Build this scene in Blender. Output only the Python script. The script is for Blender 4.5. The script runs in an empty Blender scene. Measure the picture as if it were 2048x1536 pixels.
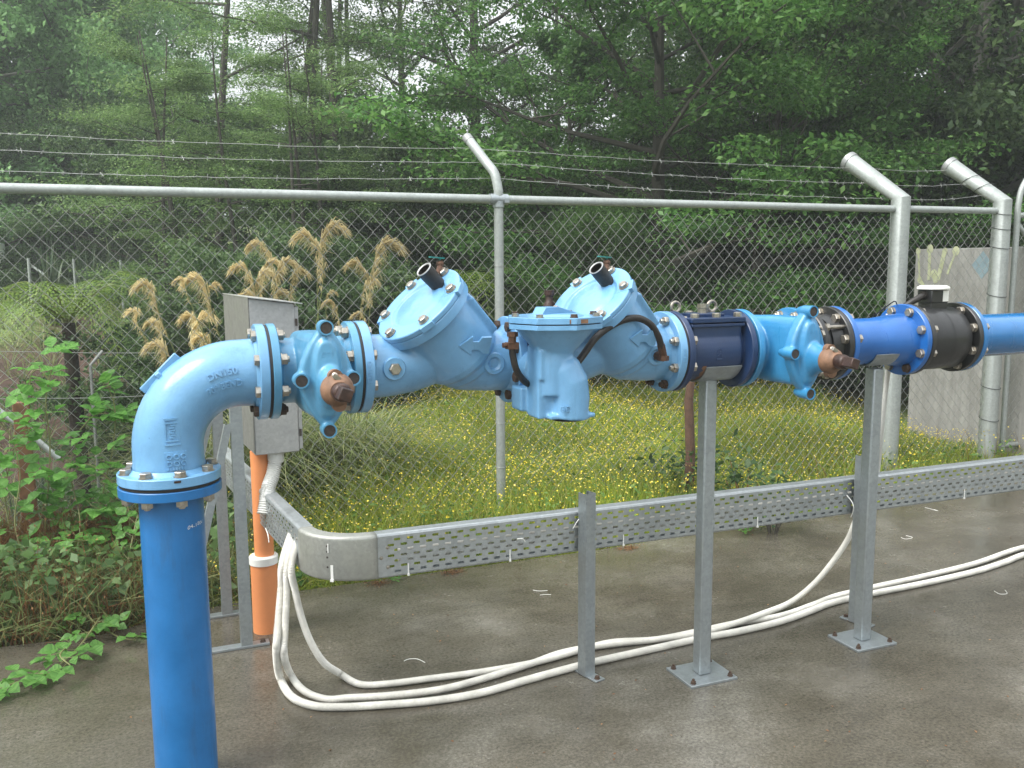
import bpy, bmesh, math, random
import numpy as np
from mathutils import Vector, Matrix, Quaternion
PI = math.pi
S = bpy.context.scene
C = S.collection
rad = math.radians

# ------------------------------------------------------------------ camera
F_PX, YAW, PITCH, ROLL = 1801.0, 0.39, 0.133, -0.007
CAM = Vector((-0.052, -2.747, 1.563))
DIR = Vector((math.sin(YAW)*math.cos(PITCH), math.cos(YAW)*math.cos(PITCH), -math.sin(PITCH)))
_r = Vector((math.cos(YAW), -math.sin(YAW), 0)); _u = _r.cross(DIR)
RGT = _r*math.cos(ROLL) + _u*math.sin(ROLL)
UP = -_r*math.sin(ROLL) + _u*math.cos(ROLL)
cam_d = bpy.data.cameras.new('camera'); cam = bpy.data.objects.new('camera', cam_d); C.objects.link(cam)
cam.matrix_world = Matrix((( RGT.x, UP.x, -DIR.x, CAM.x), (RGT.y, UP.y, -DIR.y, CAM.y), (RGT.z, UP.z, -DIR.z, CAM.z), (0,0,0,1)))
cam_d.sensor_width = 36.0; cam_d.lens = F_PX/2048*36.0; cam_d.clip_end = 500; cam_d.clip_start = 0.05
S.camera = cam
S.render.resolution_x = 1024; S.render.resolution_y = 768

# ------------------------------------------------------------------ sky, sun, exposure
SUN_EL, SUN_AZ = rad(52), rad(258)        # azimuth measured clockwise from +y
w = bpy.data.worlds.new('World'); S.world = w; w.use_nodes = True
nt = w.node_tree; nt.nodes.clear()
sky = nt.nodes.new('ShaderNodeTexSky'); sky.sky_type = 'NISHITA'; sky.sun_disc = False
sky.sun_elevation = SUN_EL; sky.sun_rotation = SUN_AZ; sky.air_density = 1.0; sky.dust_density = 4.0; sky.ozone_density = 1.0
hs = nt.nodes.new('ShaderNodeHueSaturation'); hs.inputs['Saturation'].default_value = 0.22
bg = nt.nodes.new('ShaderNodeBackground'); bg.inputs['Strength'].default_value = 0.095
wo = nt.nodes.new('ShaderNodeOutputWorld')
nt.links.new(sky.outputs[0], hs.inputs['Color']); cl = nt.nodes.new('ShaderNodeMix'); cl.data_type = 'RGBA'; cl.inputs[0].default_value = .80
# cloud layer, three times brighter overhead than at the horizon (as an overcast sky is)
tcw = nt.nodes.new('ShaderNodeTexCoord'); sxw = nt.nodes.new('ShaderNodeSeparateXYZ'); nt.links.new(tcw.outputs['Generated'], sxw.inputs[0])
mrw = nt.nodes.new('ShaderNodeMapRange'); mrw.inputs[1].default_value = 0; mrw.inputs[2].default_value = 1; mrw.inputs[3].default_value = .26; mrw.inputs[4].default_value = 1.0; nt.links.new(sxw.outputs['Z'], mrw.inputs[0])
vmw = nt.nodes.new('ShaderNodeVectorMath'); vmw.operation = 'SCALE'; vmw.inputs[0].default_value = (10.6, 11.0, 11.4); nt.links.new(mrw.outputs[0], vmw.inputs['Scale']); nt.links.new(vmw.outputs[0], cl.inputs[7])
nt.links.new(hs.outputs[0], cl.inputs[6]); nt.links.new(cl.outputs[2], bg.inputs[0]); nt.links.new(bg.outputs[0], wo.inputs[0])
sl = bpy.data.lights.new('sun', 'SUN'); sl.energy = 1.5; sl.angle = rad(34); sl.color = (1.0, 0.97, 0.92)
so = bpy.data.objects.new('sun', sl); C.objects.link(so)
sdir = Vector((math.sin(SUN_AZ)*math.cos(SUN_EL), math.cos(SUN_AZ)*math.cos(SUN_EL), math.sin(SUN_EL)))
so.rotation_euler = sdir.to_track_quat('Z', 'Y').to_euler()
S.view_settings.view_transform = 'Standard'; S.view_settings.look = 'None'
S.view_settings.exposure = 1.6; S.view_settings.gamma = 1.0
S.render.engine = 'CYCLES'

# ------------------------------------------------------------------ pixel (2048x1536) -> world helpers
def ray(px, py): return DIR + RGT*((px-1024)/F_PX) + UP*((768-py)/F_PX)
def onz(px, py, z=0.0): v = ray(px, py); return CAM + v*((z-CAM.z)/v.z)
def ony(px, py, y): v = ray(px, py); return CAM + v*((y-CAM.y)/v.y)
def at(px, dist):
    a = YAW + math.atan((px-1024)/F_PX); return CAM.x+math.sin(a)*dist, CAM.y+math.cos(a)*dist
def atd(px, py, depth): return CAM + ray(px, py)*depth

# ------------------------------------------------------------------ mesh helpers
ORG = {}
def frame(axis):
    a = Vector(axis).normalized()
    h = Vector((0,0,1)) if abs(a.z) < .9 else Vector((1,0,0))
    u = a.cross(h).normalized(); v = a.cross(u).normalized()
    return a, u, v
class MB:
    def __init__(s): s.v = []; s.f = []
    def add(s, vs, fs):
        o = len(s.v); s.v += [tuple(p) for p in vs]; s.f += [tuple(i+o for i in f) for f in fs]; return s
    def box(s, c, size, R=None):
        c = Vector(c); x, y, z = (q/2 for q in size)
        P = [Vector((a*x, b*y, d*z)) for a in (-1,1) for b in (-1,1) for d in (-1,1)]
        if R is not None: P = [R @ p for p in P]
        return s.add([c+p for p in P], [(0,1,3,2),(4,6,7,5),(0,4,5,1),(2,3,7,6),(0,2,6,4),(1,5,7,3)])
    def beam(s, a, b, w, h, up=(0,0,1)):
        a = Vector(a); b = Vector(b); d = (b-a).normalized(); u = Vector(up); sd = d.cross(u).normalized(); u = sd.cross(d)
        R = Matrix((d, sd, u)).transposed()
        return s.box((a+b)/2, ((b-a).length, w, h), R)
    def lathe(s, prof, o, axis, n=32, close=True, sq=None):
        a, u, v = frame(axis); o = Vector(o); vs = []; fs = []
        for (r, t) in prof:
            for k in range(n):
                th = 2*PI*k/n; vs.append(o+a*t+(u*math.cos(th)+v*math.sin(th))*r)
        m = len(prof)
        for i in range(m-1):
            for k in range(n):
                k2 = (k+1) % n; fs.append((i*n+k, i*n+k2, (i+1)*n+k2, (i+1)*n+k))
        if close: fs.append(tuple(range(n-1,-1,-1))); fs.append(tuple((m-1)*n+k for k in range(n)))
        return s.add(vs, fs)
    def tube(s, path, r, n=10, caps=True):
        path = [Vector(p) for p in path]; m = len(path)
        rr = r if isinstance(r, (list, tuple)) else [r]*m
        t = (path[1]-path[0]).normalized(); _, u, v = frame(t); vs = []; fs = []
        for i in range(m):
            t2 = (path[min(i+1,m-1)]-path[max(i-1,0)]).normalized()
            q = t.rotation_difference(t2); u = q @ u; v = q @ v; t = t2
            for k in range(n):
                th = 2*PI*k/n; vs.append(path[i]+(u*math.cos(th)+v*math.sin(th))*rr[i])
        for i in range(m-1):
            for k in range(n):
                k2 = (k+1) % n; fs.append((i*n+k, i*n+k2, (i+1)*n+k2, (i+1)*n+k))
        if caps: fs.append(tuple(range(n-1,-1,-1))); fs.append(tuple((m-1)*n+k for k in range(n)))
        return s.add(vs, fs)
    def prism(s, poly, o, u, v, th):
        o = Vector(o); u = Vector(u).normalized(); v = Vector(v).normalized(); w_ = u.cross(v)
        n = len(poly); A = [o+u*a+v*b for a, b in poly]; B = [p+w_*th for p in A]
        return s.add(A+B, [tuple(range(n-1,-1,-1)), tuple(range(n,2*n))]+[(i,(i+1)%n,(i+1)%n+n,i+n) for i in range(n)])
    def ball(s, c, r, n=12):
        c = Vector(c); rx = r if isinstance(r, tuple) else (r,r,r); m = n//2; vs = []; fs = []
        for i in range(m+1):
            ph = PI*i/m
            for k in range(n):
                th = 2*PI*k/n; vs.append(c+Vector((rx[0]*math.sin(ph)*math.cos(th), rx[1]*math.sin(ph)*math.sin(th), rx[2]*math.cos(ph))))
        for i in range(m):
            for k in range(n):
                k2 = (k+1) % n; fs.append((i*n+k, (i+1)*n+k, (i+1)*n+k2, i*n+k2))
        return s.add(vs, fs)
    def mesh(s, name, smooth=True, ang=38):
        me = bpy.data.meshes.new(name); me.from_pydata(s.v, [], s.f)
        bm = bmesh.new(); bm.from_mesh(me); bmesh.ops.remove_doubles(bm, verts=bm.verts, dist=1e-6)
        bmesh.ops.recalc_face_normals(bm, faces=bm.faces); bm.to_mesh(me); bm.free()
        if smooth:
            me.polygons.foreach_set('use_smooth', [True]*len(me.polygons)); me.set_sharp_from_angle(angle=rad(ang))
        return me
def link(name, me, mat, parent=None):
    o = bpy.data.objects.new(name, me); C.objects.link(o)
    if mat is not None and len(me.materials) == 0: me.materials.append(mat)
    if parent is not None:
        o.parent = parent
        o.matrix_parent_inverse = Matrix.Translation(-ORG.get(parent.name, Vector((0,0,0))))
    return o
def part(name, mb, mat, parent=None, smooth=True, bevel=0, ang=38, label=None):
    me = mb.mesh(name, smooth, ang); o = link(name, me, mat, parent)
    if bevel:
        b = o.modifiers.new('bevel', 'BEVEL'); b.width = bevel; b.segments = 2; b.limit_method = 'ANGLE'; b.angle_limit = rad(40)
    if label: o['label'] = label
    return o
def cast(name, mb, mat, parent, vox=.004, it=4):
    """union of overlapping solids, with the soft fillets of a casting"""
    me = mb.mesh(name, False); o = bpy.data.objects.new('tmp', me); C.objects.link(o)
    m = o.modifiers.new('r', 'REMESH'); m.mode = 'VOXEL'; m.voxel_size = vox; m.adaptivity = 0
    if it: s_ = o.modifiers.new('s', 'SMOOTH'); s_.iterations = it; s_.factor = .5
    dg = bpy.context.evaluated_depsgraph_get(); dg.update()
    me2 = bpy.data.meshes.new_from_object(o.evaluated_get(dg)); me2.name = name
    bpy.data.objects.remove(o); bpy.data.meshes.remove(me)
    me2.polygons.foreach_set('use_smooth', [True]*len(me2.polygons)); me2.materials.clear()
    return link(name, me2, mat, parent)
def tag(o, label, cat, group=None, kind=None):
    if label: o['label'] = label
    if cat: o['category'] = cat
    if group: o['group'] = group
    if kind: o['kind'] = kind
    return o
def thing(name, loc, label, cat, group=None):
    o = bpy.data.objects.new(name, None); C.objects.link(o); o.location = loc; o.empty_display_size = .1
    ORG[o.name] = Vector(loc); return tag(o, label, cat, group)
def copy_tree(o, parent=None):
    c = o.copy(); C.objects.link(c); c.parent = parent
    for ch in list(o.children): copy_tree(ch, c)
    return c
def quads_mesh(name, V):
    """V: (N,4,3) array of free quads"""
    n = len(V); me = bpy.data.meshes.new(name)
    me.vertices.add(n*4); me.vertices.foreach_set('co', V.reshape(-1).astype(np.float32))
    me.loops.add(n*4); me.loops.foreach_set('vertex_index', np.arange(n*4, dtype=np.int32))
    me.polygons.add(n); me.polygons.foreach_set('loop_start', np.arange(0, n*4, 4, dtype=np.int32))
    me.polygons.foreach_set('loop_total', np.full(n, 4, dtype=np.int32)); me.update(calc_edges=True)
    return me

# ------------------------------------------------------------------ materials
MATS = {}
def nodes(name):
    m = bpy.data.materials.new(name); m.use_nodes = True; t = m.node_tree
    return m, t, t.nodes['Principled BSDF'], t.nodes, t.links
def noise(N, L, scale, detail=4, rough=.6, coord='Object', sc=None):
    tc = N.new('ShaderNodeTexCoord'); n = N.new('ShaderNodeTexNoise'); n.inputs['Scale'].default_value = scale
    n.inputs['Detail'].default_value = detail; n.inputs['Roughness'].default_value = rough
    if sc:
        mp = N.new('ShaderNodeMapping'); mp.inputs['Scale'].default_value = sc
        L.new(tc.outputs[coord], mp.inputs[0]); L.new(mp.outputs[0], n.inputs['Vector'])
    else: L.new(tc.outputs[coord], n.inputs['Vector'])
    return n
def ramp(N, L, src, stops):
    r = N.new('ShaderNodeValToRGB'); e = r.color_ramp.elements
    while len(e) < len(stops): e.new(.5)
    for i, (p, c) in enumerate(stops):
        e[i].position = p; e[i].color = (c[0], c[1], c[2], 1) if isinstance(c, tuple) else (c,c,c,1)
    L.new(src, r.inputs[0]); return r
def mix(N, L, fac, a, b):
    m = N.new('ShaderNodeMix'); m.data_type = 'RGBA'
    for sock, val in ((m.inputs[0], fac), (m.inputs[6], a), (m.inputs[7], b)):
        if hasattr(val, 'is_output') or isinstance(val, bpy.types.NodeSocket): L.new(val, sock)
        elif isinstance(val, tuple): sock.default_value = (*val, 1)
        else: sock.default_value = val
    return m.outputs[2]
def bump(N, L, b, src, strength, dist=.002):
    bp = N.new('ShaderNodeBump'); bp.inputs['Strength'].default_value = strength; bp.inputs['Distance'].default_value = dist
    L.new(src, bp.inputs['Height']); L.new(bp.outputs[0], b.inputs['Normal'])
def paint(name, col, dirt=(.12,.12,.1), amt=.35, rough=.3, coat=.35, bs=.25):
    m, t, b, N, L = nodes(name)
    big = noise(N, L, 6, 6); r = ramp(N, L, big.outputs[0], [(.35, tuple(c*.86 for c in col)), (.65, tuple(min(1, c*1.08+.01) for c in col))])
    st = noise(N, L, 16, 8, .7, sc=(1, 1, .16)); sr = ramp(N, L, st.outputs[0], [(.56, 0.0), (.75, amt)])
    c = mix(N, L, sr.outputs[0], r.outputs[0], dirt)
    sp = noise(N, L, 90, 3); sr2 = ramp(N, L, sp.outputs[0], [(.70, 0.0), (.78, amt*1.2)])
    c = mix(N, L, sr2.outputs[0], c, tuple(q*.5 for q in col)); L.new(c, b.inputs['Base Color'])
    rr = ramp(N, L, st.outputs[0], [(.3, rough*.8), (.75, min(1, rough*1.9))]); L.new(rr.outputs[0], b.inputs['Roughness'])
    b.inputs['Coat Weight'].default_value = coat; b.inputs['Coat Roughness'].default_value = .12
    f = noise(N, L, 150, 4, .7); bump(N, L, b, f.outputs[0], bs, .0014)
    return m
light_blue = paint('light_blue_paint', (.136,.332,.56), dirt=(.06,.16,.27), amt=.55, rough=.34, coat=.5, bs=.5)
valve_blue = paint('valve_blue_paint', (.075,.26,.43), amt=.4, bs=.5)
valve_blue2 = paint('valve_bright_blue_paint', (.032,.22,.44), amt=.3, bs=.5)
riser_blue = paint('riser_blue_paint', (.003,.128,.36), dirt=(.03,.05,.06), amt=.5, rough=.33, coat=.2, bs=.1)
spool_blue = paint('spool_blue_paint', (.005,.105,.37), amt=.12, rough=.28, bs=.08)
outlet_blue = paint('outlet_blue_paint', (.003,.135,.37), amt=.08, rough=.18, coat=.6, bs=.05)
navy = paint('navy_paint', (.004,.024,.082), dirt=(.03,.025,.02), amt=.35, rough=.3, coat=.12)
black_p = paint('black_paint', (.004,.0045,.005), dirt=(.03,.03,.028), amt=.3, rough=.35)
def simple(name, col, rough=.5, metal=0.0, var=.25, scale=20, bs=.15, spec=.5, bd=.001, coord='Object'):
    m, t, b, N, L = nodes(name)
    n = noise(N, L, scale, 6, .65, coord); r = ramp(N, L, n.outputs[0], [(.3, tuple(c*(1-var) for c in col)), (.7, tuple(min(1, c*(1+var*.6)) for c in col))])
    L.new(r.outputs[0], b.inputs['Base Color']); b.inputs['Roughness'].default_value = rough; b.inputs['Metallic'].default_value = metal
    b.inputs['Specular IOR Level'].default_value = spec
    if bs: bump(N, L, b, n.outputs[0], bs, bd)
    return m
def galv(name, col, rough=.42, metal=.75):
    m, t, b, N, L = nodes(name)
    tc = N.new('ShaderNodeTexCoord'); vo = N.new('ShaderNodeTexVoronoi'); vo.inputs['Scale'].default_value = 90
    L.new(tc.outputs['Object'], vo.inputs['Vector'])
    n = noise(N, L, 9, 6, .7); st = noise(N, L, 30, 5, .7, sc=(1,1,.12))
    r = ramp(N, L, vo.outputs['Color'], [(.0, tuple(c*.88 for c in col)), (1., tuple(min(1,c*1.08) for c in col))])
    sr = ramp(N, L, n.outputs[0], [(.45, 0.0), (.75, .5)])
    c = mix(N, L, sr.outputs[0], r.outputs[0], tuple(q*.62 for q in col))
    s2 = ramp(N, L, st.outputs[0], [(.55, 0.0), (.8, .3)]); c = mix(N, L, s2.outputs[0], c, (.42,.42,.38))
    L.new(c, b.inputs['Base Color']); b.inputs['Metallic'].default_value = metal
    rr = ramp(N, L, n.outputs[0], [(.3, rough*.8), (.8, rough*1.5)]); L.new(rr.outputs[0], b.inputs['Roughness'])
    bump(N, L, b, vo.outputs['Distance'], .06, .0005)
    return m
galvanised = galv('galvanised_steel', (.36,.395,.41))
fence_steel = galv('weathered_fence_steel', (.36,.39,.375), .5, .45)
strand_wire = simple('dull_strand_wire', (.16,.17,.16), .6, .3, bs=0)
wire_steel = simple('fence_wire', (.33,.34,.32), .5, .5, bs=0)
steel_sheet = galv('cabinet_steel', (.42,.425,.42), .45, .5)
cab_dark = galv('cabinet_side_steel', (.24,.24,.22), .55, .5)
bolt_steel = simple('bolt_steel', (.38,.35,.30), .35, .85, .35, 60, .1)
bolt_rust = simple('rusty_bolt', (.075,.047,.032), .75, .2, .5, 80, .5)
rust = simple('rusty_iron', (.045,.022,.016), .42, .15, .6, 35, .7, bd=.003)
rust_light = simple('rusty_collar', (.20,.11,.065), .65, .1, .45, 28, .5, bd=.002)
rubber = simple('black_rubber', (.013,.013,.014), .55, 0, .3, 60, .1)
hose_m = simple('black_hose', (.018,.015,.013), .5, 0, .5, 120, .5)
brass = simple('brown_fitting', (.10,.05,.03), .5, .4, .5, 60, .3)
hole_dark = simple('socket_inside', (.045,.035,.03), .8, 0, .5, 80, .3)
white_pvc = simple('white_conduit', (.66,.645,.59), .42, 0, .22, 14, 0)
grey_pvc = simple('grey_conduit', (.60,.60,.57), .4, 0, .1, 12, 0)
white_plastic = simple('white_plastic', (.8,.8,.76), .35, 0, .05, 10, 0)
orange_pvc = simple('orange_pvc', (.72,.27,.105), .45, 0, .1, 7, .03)
teal = simple('teal_handle', (.03,.22,.2), .4, .2, .2, 30, 0)
wood = simple('weathered_wood', (.20,.10,.05), .8, 0, .4, 25, .5)
white_metal = simple('pale_panel', (.68,.72,.70), .5, 0, .1, 4, 0)
bark = simple('tree_bark', (.055,.05,.04), .9, 0, .45, 5, .6, bd=.03)
bark_pale = simple('pale_bark', (.17,.165,.145), .9, 0, .4, 5, .5, bd=.03)
fern_trunk = simple('fern_trunk_bark', (.035,.024,.016), .95, 0, .5, 20, .8, bd=.03)
dead_stem = simple('dead_stem', (.30,.17,.08), .8, 0, .4, 30, 0)
pink_leafm = simple('pink_leaf', (.62,.20,.18), .6, 0, .3, 8, 0)
def leafm(name, cols, trans=.3, rough=.45, nscale=.9):
    m, t, b, N, L = nodes(name); ge = N.new('ShaderNodeNewGeometry')
    r = ramp(N, L, ge.outputs['Random Per Island'], [(i/(len(cols)-1), c) for i, c in enumerate(cols)])
    n = noise(N, L, nscale, 3); nr = ramp(N, L, n.outputs[0], [(.35, .72), (.65, 1.2)])
    mm = N.new('ShaderNodeMix'); mm.data_type = 'RGBA'; mm.blend_type = 'MULTIPLY'; mm.inputs[0].default_value = 1
    L.new(r.outputs[0], mm.inputs[6]); L.new(nr.outputs[0], mm.inputs[7]); col = mm.outputs[2]
    L.new(col, b.inputs['Base Color']); b.inputs['Roughness'].default_value = rough; b.inputs['Specular IOR Level'].default_value = .35
    tr = N.new('ShaderNodeBsdfTranslucent'); L.new(col, tr.inputs[0]); ms = N.new('ShaderNodeMixShader'); ms.inputs[0].default_value = trans+.14
    L.new(b.outputs[0], ms.inputs[1]); L.new(tr.outputs[0], ms.inputs[2]); L.new(ms.outputs[0], N['Material Output'].inputs[0])
    return m
lf_dark = leafm('dark_foliage', [(.030,.066,.023), (.059,.117,.039), (.092,.160,.051), (.151,.226,.088)])
lf_pad = leafm('olive_foliage', [(.062,.134,.042), (.115,.206,.061), (.178,.293,.089), (.272,.390,.138)])
lf_bright = leafm('bright_foliage', [(.041,.113,.023), (.068,.177,.035), (.103,.240,.051), (.166,.304,.076)])
lf_mid = leafm('mid_foliage', [(.051,.102,.032), (.080,.152,.046), (.116,.203,.065), (.160,.246,.094)])
lf_haze = leafm('flare_paled_foliage', [(.130,.260,.100), (.194,.365,.134), (.259,.470,.180), (.324,.540,.234)])  # leaf colour lightened to stand in for lens flare over the left trees
lf_light = leafm('feathery_foliage', [(.07,.15,.035), (.10,.20,.05), (.14,.26,.07)])
lf_vine = leafm('vine_leaves', [(.07,.20,.03), (.11,.28,.05), (.17,.36,.08)], .35)
lf_weed = leafm('weed_leaves', [(.08,.17,.035), (.14,.26,.055), (.21,.32,.08)])
lf_grass = leafm('field_grass', [(.20,.28,.035), (.30,.40,.05), (.42,.48,.08), (.46,.42,.15)], .4)
lf_lawn = leafm('short_lawn', [(.13,.22,.05), (.18,.28,.07)], .2)
lf_reed = leafm('tussock_blades', [(.10,.15,.05), (.19,.24,.09), (.33,.33,.15)], .25)
lf_plume = leafm('golden_plume', [(.58,.47,.24), (.72,.61,.34), (.84,.75,.48)], .35, .7)
lf_fern = leafm('fern_fronds', [(.084,.158,.021), (.140,.230,.032), (.224,.317,.053)])
lf_flower = leafm('yellow_petals', [(.80,.62,.03), (.88,.74,.08), (.85,.70,.25)], .2, .6)
lf_dead = leafm('dead_brown_leaves', [(.10,.045,.02), (.20,.09,.035), (.30,.17,.07)], .1, .8)
lf_flax = leafm('flax_blades', [(.05,.09,.05), (.10,.15,.09), (.2,.24,.14)], .15)

# concrete slab: worn grey concrete, wet in patches
def concrete():
    m, t, b, N, L = nodes('wet_concrete')
    n1 = noise(N, L, .9, 10, .68); n2 = noise(N, L, 5, 10, .75, sc=(.6,1.3,1)); n3 = noise(N, L, 85, 8, .8); n4 = noise(N, L, 2.1, 9, .7)
    c1 = ramp(N, L, n1.outputs[0], [(.32, (.062,.053,.038)), (.5, (.104,.094,.074)), (.68, (.165,.156,.134))])
    c2 = ramp(N, L, n2.outputs[0], [(.25, .66), (.75, 1.30)])
    c3 = ramp(N, L, n3.outputs[0], [(.36, .5), (.5, 1.0), (.64, 1.6)])
    def mul(a, c_):
        mm = N.new('ShaderNodeMix'); mm.data_type = 'RGBA'; mm.blend_type = 'MULTIPLY'; mm.inputs[0].default_value = 1
        L.new(a, mm.inputs[6]); L.new(c_, mm.inputs[7]); return mm.outputs[2]
    c = mul(mul(c1.outputs[0], c2.outputs[0]), c3.outputs[0])
    # dark pits and pale specks of aggregate
    tc = N.new('ShaderNodeTexCoord'); vo = N.new('ShaderNodeTexVoronoi'); vo.inputs['Scale'].default_value = 45; L.new(tc.outputs['Object'], vo.inputs['Vector'])
    sp1 = ramp(N, L, vo.outputs['Distance'], [(.06, .8), (.13, 0.0)]); c = mix(N, L, sp1.outputs[0], c, (.035,.03,.024))
    # fine hairline cracks
    nw = noise(N, L, 2.5, 6, .7); va = N.new('ShaderNodeVectorMath'); va.operation = 'ADD'; L.new(tc.outputs['Object'], va.inputs[0]); sc_ = N.new('ShaderNodeVectorMath'); sc_.operation = 'SCALE'; sc_.inputs['Scale'].default_value = .5; L.new(nw.outputs['Color'], sc_.inputs[0]); L.new(sc_.outputs[0], va.inputs[1])
    vc = N.new('ShaderNodeTexVoronoi'); vc.feature = 'DISTANCE_TO_EDGE'; vc.inputs['Scale'].default_value = .55; L.new(va.outputs[0], vc.inputs['Vector'])
    cr = ramp(N, L, vc.outputs['Distance'], [(.0, .22), (.005, 0.0)]); c = mix(N, L, cr.outputs[0], c, (.04,.034,.026))
    # wetness: broad soft damp areas, standing water at the left
    sp = N.new('ShaderNodeSeparateXYZ'); L.new(tc.outputs['Object'], sp.inputs[0])
    mr = N.new('ShaderNodeMapRange'); mr.inputs[1].default_value = .8; mr.inputs[2].default_value = -.3; L.new(sp.outputs['X'], mr.inputs[0])
    my = N.new('ShaderNodeMapRange'); my.inputs[1].default_value = .35; my.inputs[2].default_value = .95; L.new(sp.outputs['Y'], my.inputs[0])
    pr = N.new('ShaderNodeMath'); pr.operation = 'MULTIPLY'; L.new(mr.outputs[0], pr.inputs[0]); L.new(my.outputs[0], pr.inputs[1])
    ad = N.new('ShaderNodeMath'); ad.operation = 'MULTIPLY_ADD'; ad.inputs[1].default_value = .20; L.new(pr.outputs[0], ad.inputs[0]); L.new(n4.outputs[0], ad.inputs[2])
    wet = ramp(N, L, ad.outputs[0], [(.36, 0.0), (.54, .6), (.66, 1.0)])
    wf = ramp(N, L, wet.outputs[0], [(0, 0.0), (1, .55)]); c = mix(N, L, wf.outputs[0], c, (.05,.043,.03)); L.new(c, b.inputs['Base Color'])
    rr = ramp(N, L, wet.outputs[0], [(0, .32), (.6, .13), (1, .04)]); L.new(rr.outputs[0], b.inputs['Roughness'])
    inv = N.new('ShaderNodeMath'); inv.operation = 'SUBTRACT'; inv.inputs[0].default_value = 1.1; L.new(wet.outputs[0], inv.inputs[1])
    hm = N.new('ShaderNodeMath'); hm.operation = 'MULTIPLY'; L.new(n3.outputs[0], hm.inputs[0]); L.new(inv.outputs[0], hm.inputs[1])
    bump(N, L, b, hm.outputs[0], .5, .003)
    return m
conc = concrete()
def wallmat():
    m, t, b, N, L = nodes('old_wall_concrete')
    n1 = noise(N, L, 2.2, 8, .7); n2 = noise(N, L, 4, 6, .7, sc=(3,3,.3))
    a = ramp(N, L, n1.outputs[0], [(.3, (.22,.215,.20)), (.7, (.36,.355,.34))]); s = ramp(N, L, n2.outputs[0], [(.35, .75), (.7, 1.12)])
    mm = N.new('ShaderNodeMix'); mm.data_type = 'RGBA'; mm.blend_type = 'MULTIPLY'; mm.inputs[0].default_value = 1
    L.new(a.outputs[0], mm.inputs[6]); L.new(s.outputs[0], mm.inputs[7]); L.new(mm.outputs[2], b.inputs['Base Color'])
    b.inputs['Roughness'].default_value = .7; bump(N, L, b, n1.outputs[0], .3, .01)
    return m
def terrainmat():
    m, t, b, N, L = nodes('field_soil')
    n1 = noise(N, L, 1.2, 8, .7); n2 = noise(N, L, 12, 6, .7)
    g = ramp(N, L, n1.outputs[0], [(.3, (.10,.15,.03)), (.5, (.16,.22,.04)), (.7, (.19,.19,.06))])
    d = ramp(N, L, n2.outputs[0], [(.3, (.045,.026,.018)), (.55, (.085,.050,.036)), (.75, (.12,.085,.06))])
    la = ramp(N, L, n2.outputs[0], [(.3, (.12,.2,.045)), (.7, (.19,.28,.07))])
    at_ = N.new('ShaderNodeAttribute'); at_.attribute_name = 'dirt'; at2 = N.new('ShaderNodeAttribute'); at2.attribute_name = 'lawn'
    c = mix(N, L, at_.outputs['Fac'], g.outputs[0], d.outputs[0]); c = mix(N, L, at2.outputs['Fac'], c, la.outputs[0])
    L.new(c, b.inputs['Base Color']); b.inputs['Roughness'].default_value = .95; bump(N, L, b, n2.outputs[0], .8, .05)
    return m

# ------------------------------------------------------------------ terrain
rng = np.random.default_rng(7)
def sstep(a, b, x):
    t = np.clip((x-a)/(b-a), 0, 1); return t*t*(3-2*t)
def ground_h(x, y):
    x = np.asarray(x, float); y = np.asarray(y, float)
    dx = x-CAM.x; dy = y-CAM.y; r = np.hypot(dx, dy); a = np.arctan2(dx, dy)
    left = 1-sstep(.02, .24, a)
    flat = -.07 - .05*sstep(7, 10, r) + .9*sstep(13, 30, r)
    gully = -.07 - 1.5*sstep(4.9, 8.2, r) + 2.3*sstep(9.5, 15, r) + 1.5*sstep(15, 30, r)
    h = flat*(1-left)+gully*left
    far = sstep(30, 80, r); h = h + far*3
    h = h - .45*(1-sstep(2.0, 3.0, y-0*x))*0
    return h + .03*np.sin(x*2.1+y*1.3)*sstep(5, 7, r)
def build_terrain():
    rs = np.concatenate([np.linspace(.5, 8, 40), np.linspace(8.3, 30, 60), np.geomspace(31, 260, 24)])
    th = np.linspace(-PI, PI, 181)[:-1]; nr, nth = len(rs), len(th)
    Rg, T = np.meshgrid(rs, th, indexing='ij'); x = CAM.x+Rg*np.sin(T); y = CAM.y+Rg*np.cos(T); z = ground_h(x, y)
    slabm = (y < 1.6) & (Rg < 12); z = np.where(slabm, -.12, z)
    V = np.stack([x, y, z], -1).reshape(-1, 3).tolist(); Fc = []
    for i in range(nr-1):
        for j in range(nth):
            j2 = (j+1) % nth; Fc.append((i*nth+j, i*nth+j2, (i+1)*nth+j2, (i+1)*nth+j))
    Fc.append(tuple(range(nth-1, -1, -1)))
    me = bpy.data.meshes.new('field'); me.from_pydata(V, [], Fc); me.polygons.foreach_set('use_smooth', [True]*len(me.polygons))
    left = (1-sstep(.0, .26, T)); dirt = left*sstep(7.5, 9, Rg)*(1-sstep(15.5, 17, Rg)); lawn = left*sstep(15.5, 17, Rg)*(1-sstep(26,30,Rg))
    lawn = np.maximum(lawn, (1-sstep(-.125,-.09,T))*sstep(13.6,14.6,Rg)*(1-sstep(26,30,Rg))); dirt = dirt*(1-lawn)
    dark = sstep(10.5, 12, Rg)*(1-left)*.6; dirt = np.maximum(dirt, dark)
    for nm, arr in (('dirt', dirt), ('lawn', lawn)):
        at_ = me.attributes.new(nm, 'FLOAT', 'POINT'); at_.data.foreach_set('value', arr.reshape(-1).astype(np.float32))
    me.materials.append(terrainmat()); o = bpy.data.objects.new('field', me); C.objects.link(o); o['kind'] = 'structure'
build_terrain()
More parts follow.
